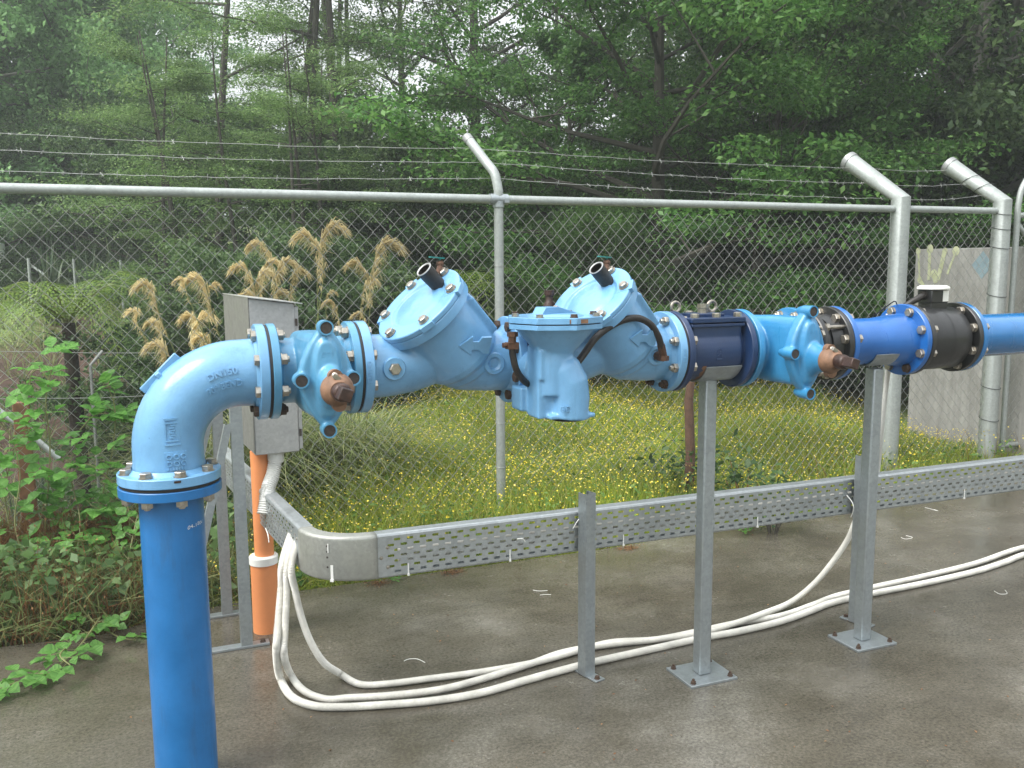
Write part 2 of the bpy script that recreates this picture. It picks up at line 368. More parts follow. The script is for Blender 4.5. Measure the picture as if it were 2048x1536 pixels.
# slab
sb = MB(); EDGE = [(-9, 1.30), (-.75, 1.36), (-.28, 1.33), (.12, 1.46), (.6, 1.52), (2.2, 1.50), (4.4, 1.62), (5.6, 2.0), (12, 2.05)]
pts = [(-9, -8)] + [(12, -8)] + EDGE[::-1]
sb.prism(pts, (0,0,-.13), (1,0,0), (0,1,0), .13)
o = part('concrete_slab', sb, conc, None, smooth=False); o['kind'] = 'structure'

# ------------------------------------------------------------------ pipework
Z = 1.249; RF = .1425
BOLT = {}
def bolt_mesh(T, long=.022, rusty=False):
    k = (round(T, 3), long, rusty)
    if k not in BOLT:
        m = MB(); n = 6
        m.lathe([(.0155, -T/2-.0165), (.0172, -T/2-.015), (.0172, -T/2-.003), (.0155,-T/2-.0025)], (0,0,0), (1,0,0), 6)
        m.lathe([(.019, -T/2-.0028), (.019, -T/2-.0002)], (0,0,0), (1,0,0), 16)
        m.lathe([(.019, T/2+.0002), (.019, T/2+.0028)], (0,0,0), (1,0,0), 16)
        m.lathe([(.0172, T/2+.003), (.0172, T/2+.018), (.0155, T/2+.0195)], (0,0,0), (1,0,0), 6)
        m.lathe([(.0095, -T/2), (.0095, T/2+.0195+long-.002), (.008, T/2+.0195+long)], (0,0,0), (1,0,0), 10)
        BOLT[k] = m.mesh('bolt', True, 30); BOLT[k].materials.append(bolt_rust if rusty else bolt_steel)
    return BOLT[k]
def bolts(parent, c, axis, T, n=8, pcd=.12, off=22.5, flip=1, long=.022, rusty=(), skip=(), spin=3):
    a, u, v = frame(axis)
    if abs(a.x) > .9: u, v = Vector((0,-1,0)), Vector((0,0,1))
    for k in range(n):
        if k in skip: continue
        th = rad(off)+2*PI*k/n; p = Vector(c)+(u*math.cos(th)+v*math.sin(th))*pcd
        M = Matrix.Translation(p) @ (a*flip).to_track_quat('X', 'Z').to_matrix().to_4x4() @ Matrix.Rotation(k*.7*spin, 4, 'X')
        o = link('bolt', bolt_mesh(T, long, k in rusty), None, parent); o.matrix_basis = M
def flange(m, x, t, r=RF, ch=.002):
    """flange disc from x to x+t on the main axis"""
    return m.lathe([(r-ch, x), (r, x+ch), (r, x+t-ch), (r-ch, x+t)], (0,0,Z), (1,0,0), 64)
def wrap_text(txt, size, fn, depth=.0016, bold=.0):
    """text as raised mesh; fn(u, v, h) -> world point"""
    cu = bpy.data.curves.new('t', 'FONT'); cu.body = txt; cu.size = size; cu.extrude = depth; cu.offset = bold; cu.align_x = 'CENTER'; cu.align_y = 'CENTER'; cu.resolution_u = 3
    o = bpy.data.objects.new('t', cu); C.objects.link(o); dg = bpy.context.evaluated_depsgraph_get(); dg.update()
    me = bpy.data.meshes.new_from_object(o.evaluated_get(dg)); bpy.data.objects.remove(o); bpy.data.curves.remove(cu)
    m = MB(); m.v = [tuple(fn(v.co.x, v.co.y, v.co.z)) for v in me.vertices]; m.f = [tuple(p.vertices) for p in me.polygons]
    bpy.data.meshes.remove(me); return m
FT = .023; GK = .009

# riser
t = thing('riser_pipe', (0,0,0), 'tall bright blue vertical pipe rising from the concrete at the left', 'pipe')
m = MB(); m.lathe([(.0895, -.02), (.0895, .905)], (0,0,0), (0,0,1), 64); part('pipe_body', m, riser_blue, t)
m = MB(); m.lathe([(RF-.002, .912), (RF, .914), (RF, .938), (RF-.002, .940)], (0,0,0), (0,0,1), 64); m.lathe([(.098, .898), (.098, .914)], (0,0,0), (0,0,1), 48); part('flange', m, riser_blue, t)
mk = wrap_text('04-180c', .019, lambda u, v, h: Vector((math.sin(rad(44)+u/.09+.004*math.sin(v*500))*.0900, -math.cos(rad(44)+u/.09)*.0900, .822+v*.8+u*.10+.0012*math.sin(u*240))), .0003, -.0002)
part('handwriting', mk, white_plastic, t)
# bend
bd = thing('pipe_bend', (0,0,.945), 'light blue cast ninety degree bend on top of the riser pipe', 'pipe bend')
RB, rb = .205, .098
path = [(0,0,.96), (0,0,Z-RB-.03)]
path += [(RB-RB*math.cos(a), 0, Z-RB+RB*math.sin(a)) for a in np.linspace(0, PI/2, 20)] + [(.25,0,Z), (.272,0,Z)]
m = MB(); m.tube(path, [.104, .098]+[.098]*(len(path)-4)+[.100, .105], 48)
part('bend_body', m, light_blue, bd)
m = MB(); m.lathe([(RF-.002, .950), (RF, .952), (RF, .976), (RF-.002, .978)], (0,0,0), (0,0,1), 64); m.lathe([(.118, .977), (.104, .990)], (0,0,0), (0,0,1), 48, False); part('flange', m, light_blue, bd)
m = MB(); flange(m, .284-GK/2-.027, .027); m.lathe([(.104, .245), (.118, .259)], (0,0,Z), (1,0,0), 48, False); part('flange', m, light_blue, bd)
m = MB(); m.lathe([(.1375, .941), (.1375, .949)], (0,0,0), (0,0,1), 48); part('gasket', m, rubber, bd)
m = MB(); m.lathe([(.1385, .284-.006), (.1385, .284+.006)], (0,0,Z), (1,0,0), 48); part('gasket', m, rubber, bd)
# heel rib and cross bar
m = MB(); c45 = Vector((RB,0,Z-RB)); d45 = Vector((-1,0,1)).normalized(); t45 = Vector((1,0,1)).normalized()
m.beam(c45+d45*(RB+rb+.002)-t45*.07, c45+d45*(RB+rb+.002)+t45*.07, .016, .022, d45)
m.beam(c45+d45*(RB+rb)+Vector((0,-.03,0))-t45*.006, c45+d45*(RB+rb)+Vector((0,.03,0))-t45*.006, .016, .02, d45)
part('heel_rib', m, light_blue, bd, bevel=.003)
def on_vert(u, v, h, th0=rad(8), z0=1.10, R=.0985):    # on the vertical leg of the bend, facing -y
    th = th0+u/R; rr = R+h; return Vector((math.sin(th)*rr, -math.cos(th)*rr, z0+v))
def on_torus(u, v, h, a0=rad(76), R=rb):
    # u along the bend, v around (towards +z)
    aa = a0+u/(RB); ph = v/R; rr = R+h; cc = Vector((RB-RB*math.cos(aa), 0, Z-RB+RB*math.sin(aa))); out = Vector((-math.cos(aa),0,math.sin(aa)))
    return cc+(Vector((0,-1,0))*math.cos(ph)+out*math.sin(ph))*rr
m = wrap_text('DN150', .026, lambda u, v, h: on_torus(u, v+.018, h), .0034, .0008)
m2 = wrap_text('90° BEND', .026, lambda u, v, h: on_torus(u-.004, v-.018, h), .0034, .0008); m.add(m2.v, m2.f)
part('raised_lettering', m, light_blue, bd, smooth=False)
m = MB()
def curved_box(m, fn, u0, u1, v0, v1, h, n=6):
    vs = []; fs = []
    for i in range(n+1):
        u = u0+(u1-u0)*i/n
        vs += [fn(u, v0, -.002), fn(u, v1, -.002), fn(u, v1, h), fn(u, v0, h)]
    for i in range(n):
        a = i*4; b = a+4
        fs += [(a,a+1,b+1,b), (a+1,a+2,b+2,b+1), (a+2,a+3,b+3,b+2), (a+3,a,b,b+3)]
    fs += [(0,3,2,1), (n*4, n*4+1, n*4+2, n*4+3)]; m.add(vs, fs)
fa = lambda u, v, h: on_vert(u, v, h, rad(6), 1.105)
curved_box(m, fa, -.021, .021, .032, .038, .003); curved_box(m, fa, -.017, .017, .022, .026, .003)
curved_box(m, fa, -.021, .021, -.040, -.034, .003); curved_box(m, fa, -.017, .017, -.029, -.025, .003)
curved_box(m, fa, -.019, -.016, -.03, .03, .002); curved_box(m, fa, .016, .019, -.03, .03, .002)
for k in range(6): curved_box(m, fa, -.007+(k%2)*.003, .005+(k%2)*.003, -.02+k*.007, -.016+k*.007, .003, 2)
fb = lambda u, v, h: on_vert(u, v, h, rad(10), 1.018)
curved_box(m, fb, -.030, .030, -.026, .028, .0022)
for iu in (-.019, 0, .019):
    for iv in (.015, -.004):
        vs = []; 
        for R_, h_ in ((.008,.002),(.008,.006),(.005,.006),(.005,.002)):
            vs += [fb(iu+R_*math.cos(2*PI*k/12), iv+R_*math.sin(2*PI*k/12), h_) for k in range(12)]
        m.add(vs, [(i*12+k, i*12+(k+1)%12, (i+1)*12+(k+1)%12, (i+1)*12+k) for i in range(3) for k in range(12)])
for k in range(7): curved_box(m, fb, -.026+k*.0075, -.021+k*.0075, -.023, -.015, .0045, 1)
part('raised_emblem', m, light_blue, bd, smooth=False)
bolts(bd, (0,0,.9455), (0,0,1), .065, flip=-1, off=12, long=.006)
bolts(bd, (.284,0,Z), (1,0,0), .057, rusty=(5,6,), long=.006)

for (cx_, cy_, w_) in ((352,950,.018),):
    th = math.atan2((onz(cx_,cy_,.965).x), .14); q = MB(); q.box((math.sin(th)*(RF+.0005), -math.cos(th)*(RF+.0005), .970-(cy_-950)*.0011), (w_,.0018,.006), Matrix.Rotation(th,3,'Z')); part('paint_chip', q, rust, bd)
# gate valves: centre xc, body between flange faces x0 and x1
def gate_valve(x0, x1, xc, mat, label, grp, text_flip=True, right_flange=True, badge=False):
    t = thing('gate_valve', (xc,0,Z), label, 'gate valve', grp)
    m = MB(); m.tube([(x0+.01,0,Z), (x1-.01,0,Z)], .098, 40)
    # wedge housing running towards the viewer
    def se(y, a, b, n=28, e=3.2, dx=0, dz=0):
        r_ = []
        for k in range(n):
            th = 2*PI*k/n; c_, s_ = math.cos(th), math.sin(th)
            r_.append(Vector((xc+dx+a*math.copysign(abs(c_)**(2/e), c_), y, Z+dz+b*math.copysign(abs(s_)**(2/e), s_))))
        return r_
    def loft(rings):
        n = len(rings[0]); vs = [p for r_ in rings for p in r_]
        fs = [(i*n+k, i*n+(k+1)%n, (i+1)*n+(k+1)%n, (i+1)*n+k) for i in range(len(rings)-1) for k in range(n)]
        m.add(vs, fs+[tuple(range(n-1,-1,-1)), tuple((len(rings)-1)*n+k for k in range(n))])
    loft([se(.09,.050,.09), se(.07,.058,.115,28,4.5), se(-.06,.058,.122,28,4.5), se(-.195,.046,.122,28,4.5), se(-.212,.042,.117,28,4.5)])
    # bonnet: diamond outline plate with central hump
    def dia(y, a, b, e=1.35, n=28): return se(y, a, b, n, e)
    loft([dia(-.205,.078,.146,1.45), dia(-.236,.078,.146,1.45), dia(-.246,.070,.136,1.45)])
    loft([se(-.22,.046,.124,28,2.1), se(-.252,.040,.114,28,2.3), se(-.262,.034,.104,28,2.3), se(-.266,.036,.062,28,2.2,.005,-.022), se(-.30,.036,.046,28,2,.008,-.02), se(-.335,.034,.04,28,2,.008,-.02)])
    BS = [(0,.142), (-.072,-.002), (.072,-.002), (0,-.146)]
    for (bx, bz) in BS:
        m.lathe([(.013,0), (.0205,.03), (.0205,.075)], (xc+bx, -.185, Z+bz), (0,-1,0), 20)
    cast('valve_body', m, mat, t, .0038, 4)
    for (bx, bz) in BS:
        m = MB(); mr = MB()
        m.lathe([(.0165,0), (.0165,.0015)], (xc+bx, -.2598, Z+bz), (0,-1,0), 20)
        mr.lathe([(.0208,-.006), (.0208,.0045), (.0168,.0045), (.0168,-.006)], (xc+bx, -.2595, Z+bz), (0,-1,0), 24, False)
        sk_ = part('socket_rim', mr, mat, t); part('bolt_socket', m, hole_dark, sk_)
    m = MB(); flange(m, x0+GK/2, FT); m.lathe([(.118,x0+FT), (.098,x0+FT+.015)], (0,0,Z), (1,0,0), 48, False); part('flange', m, mat, t)
    m = MB(); flange(m, x1-GK/2-FT, FT); m.lathe([(.098,x1-FT-.018), (.118,x1-FT-.001)], (0,0,Z), (1,0,0), 48, False); part('flange', m, mat, t)
    m = MB(); m.lathe([(.1385, x1-.006), (.1385, x1+.006)], (0,0,Z), (1,0,0), 48); part('gasket', m, rubber, t)
    bolts(t, (x1,0,Z), (1,0,0), .054, rusty=(5,), long=.008, flip=-1)
    sx, sz = xc+.008, Z-.02
    m = MB()
    m.lathe([(.034,0), (.044,.003), (.046,.016), (.040,.034), (.030,.046), (.026,.052)], (sx,-.330,sz), (0,-1,0), 28)
    m.lathe([(.020,0), (.020,.022)], (sx-.004,-.330,sz+.036), (0,-1,0), 16); m.lathe([(.020,0), (.020,.022)], (sx+.004,-.330,sz-.040), (0,-1,0), 16)
    part('gland_collar', m, rust_light, t, ang=50)
    m = MB(); m.lathe([(.024,0), (.026,.02), (.025,.034), (.019,.040)], (sx,-.380,sz), (0,-1,0), 14)
    R = Matrix.Rotation(rad(20), 3, 'Y'); m.box((sx,-.435,sz), (.034,.055,.034), R)
    part('stem_cap', m, rust, t, bevel=.003)
    m = MB(); m.lathe([(.008,0), (.008,.018), (.005,.02)], (sx-.004,-.346,sz+.036), (-.3,-1,.4), 8); m.box((sx-.006,-.372,sz+.037), (.02,.006,.012), Matrix.Rotation(rad(35), 3, 'Y')); part('bolt', m, bolt_steel, t)
    tx = wrap_text('150', .024, lambda u, v, h: Vector((xc+.002-u, -.2625-h, Z+.068-v)), .002, .0006)
    part('raised_lettering', tx, mat, t, smooth=False)
    if badge:
        m = MB(); m.lathe([(.013,0), (.013,.0012)], (xc-.036,-.2455,Z+.004), (0,-1,0), 24); part('round_sticker', m, white_plastic, t)
    return t
gate_valve(.284, .550, .418, valve_blue, 'blue gate valve beside the bend, rusty stem cap towards the viewer', 'gate valves in the pipeline')
gate_valve(1.968, 2.232, 2.098, valve_blue2, 'brighter blue gate valve with round white sticker, right of navy strainer', 'gate valves in the pipeline', badge=True)

# backflow preventer: two check bodies and a relief valve
bp = thing('backflow_preventer', (1.11,0,Z), 'light blue double check backflow assembly with two tilted covers', 'backflow preventer')
A = rad(41); TW = Matrix.Rotation(rad(15), 3, 'X'); tv = TW @ Vector((math.cos(A),0,math.sin(A))); nv = TW @ Vector((-math.sin(A),0,math.cos(A))); sv = TW @ Vector((0,1,0))
LB = .533
def check_body(xo, outlet):
    c = Vector((xo+.205,0,Z))+TW @ Vector((0,0,.188)); m = MB()
    m.tube([(xo+.012,0,Z), (xo+.09,0,Z), (xo+.17,0,Z+.012), (xo+.27,0,Z+.035), (xo+.32,0,Z+.04)], [.1,.099,.101,.094,.085], 40)
    m.tube([(xo+LB-.012,0,Z), (xo+LB-.10,0,Z), (xo+LB-.18,0,Z+.005), (xo+.30,0,Z+.03)], [.1,.1,.098,.09], 40)
    m.lathe([(.128,0), (.130,-.05), (.132,-.20), (.126,-.222), (.112,-.236)], c, nv, 56)
    m.lathe([(.104,-.22), (.108,-.245), (.104,-.262), (.085,-.275)], c, nv, 48)
    # flat pad on the shoulder
    m.beam(c+tv*.128-nv*.055, c+tv*.128-nv*.20, .13, .026, tv)
    cast('check_valve_body', m, light_blue, bp, .0042, 3)
    m = MB(); m.lathe([(.150,-.034), (.154,-.031), (.154,-.004), (.152,-.002)], c, nv, 64); part('cover_seat', m, light_blue, bp)
    m = MB(); m.lathe([(.152,-.001), (.154,.001), (.154,.014), (.151,.017), (.104,.018), (.096,.011), (.088,.011), (.080,.017), (.02,.018)], c, nv, 64)
    for k in range(6):
        th = 2*PI*k/6+rad(20); d = tv*math.cos(th)+sv*math.sin(th)
        if k in (1, 2, 4, 5): m.beam(c+d*.105+nv*.0095, c+d*.163+nv*.0095, .045, .0185, nv)
    cv = part('cover', m, light_blue, bp, bevel=.002)
    for k in range(6):
        th = 2*PI*k/6+rad(20); d = tv*math.cos(th)+sv*math.sin(th); p = c+d*.132+nv*.019
        q = MB(); q.lathe([(.018,0), (.018,.003)], p, nv, 14); q.lathe([(.0145,.003), (.0145,.013), (.012,.0145)], p, nv, 6)
        part('cover_bolt', q, bolt_steel, bp, ang=30)
    # test cock: black stub, small ball valve, teal lever
    q = MB(); b0 = c+tv*.085+sv*.01+nv*.012; ax = (nv*1.0+Vector((-.10,-.02,0))).normalized()
    q.lathe([(.024,0), (.026,.05), (.0255,.072), (.020,.073), (.019,.03)], b0, ax, 24, False); part('test_cock', q, hose_m, bp)
    q = MB(); q.lathe([(.0255,.0725), (.0275,.075), (.0255,.0775), (.022,.075), (.0255,.0725)], b0, ax, 24, False); part('hose_ring', q, steel_sheet, bp)
    q = MB(); e0 = b0+ax*.04+Vector((.02,.02,0)); q.tube([e0, e0+Vector((.02,.02,.02)), e0+Vector((.026,.03,.035))], .010, 12); q.ball(e0+Vector((.026,.03,.04)), .013); part('cock_valve', q, brass, bp)
    q = MB(); e1 = e0+Vector((.026,.03,.058)); q.tube([e1-Vector((0,0,.015)), e1], .004, 8); q.beam(e1+Vector((-.035,-.006,.004)), e1+Vector((.012,0,0)), .018, .004); part('lever', q, teal, bp)
    # flanges and lettering on the rim
    m = MB(); flange(m, xo+GK/2, .028); m.lathe([(.118,xo+.029), (.1,xo+.045)], (0,0,Z), (1,0,0), 48, False); part('flange', m, light_blue, bp)
    m = MB(); flange(m, xo+LB-.028-GK/2, .028); m.lathe([(.1,xo+LB-.045), (.118,xo+LB-.029)], (0,0,Z), (1,0,0), 48, False); part('flange', m, light_blue, bp)
    def rim(xr): return lambda u, v, h: Vector((xr-v, -(RF+h)*math.cos(u/RF+.02), Z-(RF+h)*math.sin(u/RF+.02)))
    part('raised_lettering', wrap_text('OUTLET' , .019, rim(xo+.0155), .0016, .0004), light_blue, bp, smooth=False)
    part('raised_lettering', wrap_text('INLET', .019, rim(xo+LB-.0155), .0016, .0004), light_blue, bp, smooth=False)
    # side ports
    for (px_, plug) in ((.10, True), (.425, False)):
        q = MB(); y0 = -.088
        q.lathe([(.036,0), (.036,.014), (.033,.018)] + ([] if plug else [(.022,.018), (.012,.008), (.001,.004)]), (xo+px_, y0, Z), (0,-1,0), 32); part('side_port', q, light_blue, bp)
        if plug and outlet:
            q = MB(); q.lathe([(.019,.018), (.019,.03), (.016,.033)], (xo+px_, y0, Z), (0,-1,0), 6); part('port_plug', q, bolt_steel, bp, ang=30)
    # raised flow arrow
    q = MB(); arr = [(0,0), (.045,.034), (.045,.014), (.068,.014), (.078,.03), (.112,.03), (.108,-.030), (.088,-.030), (.068,-.014), (.045,-.014), (.045,-.034)]
    q.prism([(a_*.92, b_*.92) for a_, b_ in arr], Vector((xo+.290,0,Z))+TW @ Vector((0,-.1285,.105)), TW @ Vector((1,0,-.02)), TW @ Vector((0,-.10,1)), .008); part('raised_arrow', q, light_blue, bp, smooth=False)
X1, X2 = .550, 1.677-LB
check_body(X1, True); check_body(X2, False)
m = MB(); m.lathe([(.108, X1+LB+.002), (.112, X1+LB+.008), (.112, X2-.008), (.108, X2-.002)], (0,0,Z), (1,0,0), 48); part('spacer_ring', m, navy, bp)
bolts(bp, ((X1+LB+X2)/2,0,Z), (1,0,0), X2-X1-LB+.058, rusty=tuple(range(8)), long=.010)
for k in range(3): pass
# relief valve body
m = MB(); rc = Vector((1.125, -.235, 0))
m.lathe([(.13,0), (.125,-.006), (.058,-.082), (.056,-.1)], (rc.x, rc.y, 1.372), (0,0,1), 48)
m.box((rc.x-.045, rc.y+.01, 1.20), (.055, .085, .22)); m.box((rc.x-.02, rc.y+.0, 1.255), (.095, .085, .09)); m.lathe([(.056,0),(.060,-.04),(.057,-.14)], (rc.x-.012, rc.y, 1.30), (0,0,1), 32)
m.tube([(rc.x+.0, rc.y, 1.26), (rc.x+.02, rc.y-.015, 1.235), (rc.x+.035, rc.y-.02, 1.2), (rc.x+.04, rc.y-.02, 1.15), (rc.x+.035, rc.y-.02, 1.085)], [.052,.058,.062,.063,.062], 32)
m.tube([(rc.x-.03, rc.y+.04, 1.24), (1.11, 0, 1.235)], .055, 24); m.box((rc.x-.06, rc.y+.09, 1.14), (.07,.08,.075))
for a in (rad(200), rad(-25), rad(90)): m.box((rc.x+.035+.066*math.cos(a), rc.y-.02+.066*math.sin(a), 1.096), (.03,.03,.014))
cast('relief_valve_body', m, light_blue, bp, .0036, 9)
m = MB(); m.lathe([(.052,0), (.052,.002)], (rc.x+.035, rc.y-.02, 1.0835), (0,0,-1), 28); part('discharge_opening', m, hole_dark, bp)
def octo(r, z0, z1, ears=True):
    n = 96; vs = []
    for z in (z0, z1):
        for k in range(n):
            th = 2*PI*k/n; e = .010*max(0, math.cos(8*th/1.0))**4 if ears else 0
            vs.append((rc.x+(r+e)*math.cos(th), rc.y+(r+e)*math.sin(th), z))
    return vs, [tuple(range(n-1,-1,-1)), tuple(range(n,2*n))]+[(k,(k+1)%n,(k+1)%n+n,k+n) for k in range(n)]
m = MB(); m.add(*octo(.142, 1.3665, 1.3815)); part('diaphragm_flange', m, light_blue, bp, bevel=.0015)
m = MB(); m.lathe([(.138,0), (.138,.0025)], (rc.x, rc.y, 1.3817), (0,0,1), 48); part('diaphragm_edge', m, rubber, bp)
m = MB(); m.add(*octo(.144, 1.3845, 1.4035)); m.lathe([(.09,0), (.08,.006), (.02,.008)], (rc.x, rc.y, 1.4035), (0,0,1), 40)
m.prism([(-.05,0), (.12,0), (.02,.028), (-.03,.028)], (rc.x-.03, rc.y+.02, 1.4035), (.97,.25,0), (0,0,1), .05)
part('relief_cover', m, light_blue, bp, bevel=.0015)
for k in range(8):
    th = 2*PI*k/8; q = MB(); p = (rc.x+.132*math.cos(th), rc.y+.132*math.sin(th), 1.4038)
    q.lathe([(.012,0), (.012,.003), (.0105,.0035), (.0105,.010)], p, (0,0,1), 6); part('cover_bolt', q, bolt_rust if k % 3 == 0 else bolt_steel, bp, ang=30)
m = MB(); m.box((rc.x+.01, rc.y-.1445, 1.393), (.06,.0016,.012)); part('rust_stain', m, rust_light, bp)
part('raised_lettering', wrap_text('DEV', .022, lambda u, v, h: Vector((rc.x+.003+u, rc.y-.076-h, 1.123+v)), .0024, .0004), light_blue, bp, smooth=False)
# sensing hoses
def smooth_path(P, n=12):
    P = [Vector(p) for p in P]; out = []
    for i in range(len(P)-1):
        p0 = P[max(i-1,0)]; p1 = P[i]; p2 = P[i+1]; p3 = P[min(i+2, len(P)-1)]
        for k in range(n):
            s_ = k/n; out.append(.5*((2*p1)+(p2-p0)*s_+(2*p0-5*p1+4*p2-p3)*s_*s_+(3*p1-p0-3*p2+p3)*s_**3))
    out.append(P[-1]); return out
hz = [ony(*q) for q in ((1024,690,-.24), (1026,712,-.24), (1034,742,-.235), (1052,765,-.2), (1078,778,-.14))]
m = MB(); m.tube(smooth_path(hz), .0105, 12); part('sensing_hose', m, hose_m, bp)
m = MB(); p = ony(1024,690,-.24); p0 = ony(1025,664,-.24); m.tube([p0, p], .013, 8); m.lathe([(.017,0),(.017,.014)], p0, (0,0,-1), 6); m.box(p+Vector((0,0,-.002)), (.034,.03,.02)); m.tube([p+Vector((-.03,0,0)), p], .008, 8); part('hose_fitting', m, brass, bp)
hz = [ony(*q) for q in ((1142,742,-.19), (1165,712,-.185), (1195,672,-.18), (1235,645,-.175), (1272,636,-.17), (1300,648,-.165), (1316,672,-.16), (1323,695,-.15))]
m = MB(); m.tube(smooth_path(hz), .0115, 12); part('sensing_hose', m, hose_m, bp)
m = MB(); a_ = ony(1322,690,-.15); b_ = ony(1327,714,-.14); m.tube([a_, b_], .014, 8); m.tube([b_, b_+Vector((0,.05,0))], .016, 8); m.lathe([(.019,0),(.019,.016)], b_+Vector((0,0,.004)), (0,0,-1), 6); part('hose_fitting', m, brass, bp)
# rusty cock behind the relief valve
m = MB(); b_ = Vector((1.30,.12,1.40)); m.tube([Vector((1.25,.08,1.30)), b_], .014, 8); m.lathe([(.02,-.03),(.022,.0),(.014,.012),(.013,.03),(.018,.032),(.018,.05)], b_+Vector((-.03,0,.02)), (0,0,1), 10); part('rear_cock', m, rust, bp)

# navy strainer with bolted lid
st = thing('inline_strainer', (1.82,0,Z), 'dark navy inline strainer with bolted top lid and two eye bolts', 'strainer')
X3, X4 = 1.677, 1.968
m = MB(); m.tube([(X3+.02,0,Z), (X4-.02,0,Z)], [.096,.096], 40); m.box(((X3+X4)/2, 0, Z+.045), (.205,.19,.11)); m.tube([((X3+X4)/2-.1,0,Z), ((X3+X4)/2+.1,0,Z)], .108, 40)
cast('strainer_body', m, navy, st, .004, 3)
m = MB(); flange(m, X3+GK/2, FT); part('flange', m, navy, st)
m = MB(); flange(m, X4-FT-GK/2, FT); part('flange', m, navy, st)
m = MB(); m.box(((X3+X4)/2,0,Z+.112), (.225,.21,.018)); m.box(((X3+X4)/2,0,Z+.094), (.222,.206,.012)); m.box(((X3+X4)/2,0,Z+.126), (.12,.1,.014)); part('lid', m, navy, st, bevel=.003)
for dx in (-.09, .0, .09):
    for dy in (-.085, .085):
        q = MB(); q.lathe([(.015,0), (.015,.013), (.012,.015)], ((X3+X4)/2+dx, dy, Z+.1215), (0,0,1), 6); part('lid_bolt', q, bolt_steel, st, ang=30)
q = MB(); q.lathe([(.018,0), (.018,.016), (.02,.018), (.02,.032)], ((X3+X4)/2,0,Z+.133), (0,0,1), 6); part('vent_plug', q, bolt_steel, st, ang=30)
for dx in (-.095, .06):
    q = MB(); cc = Vector(((X3+X4)/2+dx, .03, Z+.155)); q.tube([cc+Vector((math.cos(a)*.018, 0, math.sin(a)*.018)) for a in np.linspace(0, 2*PI, 20)], .0055, 8, False); q.lathe([(.011,0),(.009,.014)], cc-Vector((0,0,.034)), (0,0,1), 10); part('eye_bolt', q, bolt_steel, st)
tx = wrap_text('150', .03, lambda u, v, h: Vector(((X3+X4)/2+.003-v, -.1065-h, Z-.01+u)), .0022, .0005); part('raised_lettering', tx, navy, st, smooth=False)
bolts(st, (X3,0,Z), (1,0,0), .055, rusty=(5,6), long=.012, flip=-1)
m = MB(); m.lathe([(.1385, X3-.006), (.1385, X3+.006)], (0,0,Z), (1,0,0), 48); part('gasket', m, rubber, st)

# black dismantling joint
X5 = 2.405
dj = thing('dismantling_joint', (2.32,0,Z), 'black dismantling joint with exposed tie rods, right of brighter gate valve', 'pipe coupling')
m = MB(); m.lathe([(.098, 2.234), (.098, X5-.02)], (0,0,Z), (1,0,0), 48); m.lathe([(.128,2.270),(.132,2.274),(.132,2.292),(.12,2.300),(.104,2.318)], (0,0,Z), (1,0,0), 56); part('sleeve', m, black_p, dj)
m = MB(); flange(m, 2.234, .02, .138); part('flange', m, black_p, dj)
m = MB(); flange(m, X5-.026, .024); m.lathe([(.104, X5-.07), (.116,X5-.027)], (0,0,Z), (1,0,0), 48, False); part('flange', m, black_p, dj)
for k in range(4):
    th = rad(35)+k*PI/2; y_ = -.124*math.cos(th); z_ = .124*math.sin(th); q = MB()
    q.lathe([(.0075,2.20), (.0075,X5-.02)], (0,y_,Z+z_), (1,0,0), 10); q.lathe([(.0155,2.292),(.0155,2.306)], (0,y_,Z+z_), (1,0,0), 6); q.lathe([(.0155,2.215),(.0155,2.231)], (0,y_,Z+z_), (1,0,0), 6); part('tie_rod', q, bolt_steel, dj)
bolts(dj, (X5,0,Z), (1,0,0), .05, off=12, long=.006)

# blue spool
X6, X7 = 2.79, 3.065
sp = thing('spool_pipe', (2.6,0,Z), 'short bright blue flanged pipe between black joint and black meter', 'pipe')
m = MB(); m.lathe([(.091, X5+.01), (.091, X6-.17), (.094, X6-.15), (.104, X6-.06), (.106, X6-.02)], (0,0,Z), (1,0,0), 64); part('pipe_body', m, spool_blue, sp)
m = MB(); flange(m, X5+.001, .022); part('flange', m, spool_blue, sp)
m = MB(); flange(m, X6-.026, .024); part('flange', m, spool_blue, sp)
m = MB(); m.lathe([(.1428,X6-.009),(.1428,X6-.003)], (0,0,Z), (1,0,0), 48, False); 
bolts(sp, (X6,0,Z), (1,0,0), .048, off=22.5, long=.004, rusty=(6,))

# flow meter
fm = thing('flow_meter', (2.92,0,Z), 'black flow meter with white capped sensor head on top', 'flow meter')
m = MB(); m.lathe([(.10,X6+.018), (.124,X6+.03), (.1265,X6+.035), (.1265,X7-.05), (.124,X7-.045), (.10,X7-.025)], (0,0,Z), (1,0,0), 64); m.lathe([(.1275,(X6+X7)/2-.003),(.1275,(X6+X7)/2+.001)], (0,0,Z), (1,0,0), 64, False); part('meter_body', m, black_p, fm)
m = MB(); flange(m, X6+.001, .02); part('flange', m, black_p, fm)
m = MB(); flange(m, X7-.024, .022); part('flange', m, black_p, fm)
hx = 2.93
m = MB(); m.box((hx,0,Z+.138), (.085,.07,.05)); m.box((hx,0,Z+.170), (.092,.075,.052)); part('sensor_head', m, black_p, fm, bevel=.004)
m = MB(); m.lathe([(.056,0), (.062,.003), (.062,.010), (.05,.017), (.02,.018)], (hx,0,Z+.197), (0,0,1), 40); part('head_cap', m, white_plastic, fm)
m = MB(); m.box((hx+.028,-.0383,Z+.172), (.030,.0012,.044)); part('head_sticker', m, white_plastic, fm)
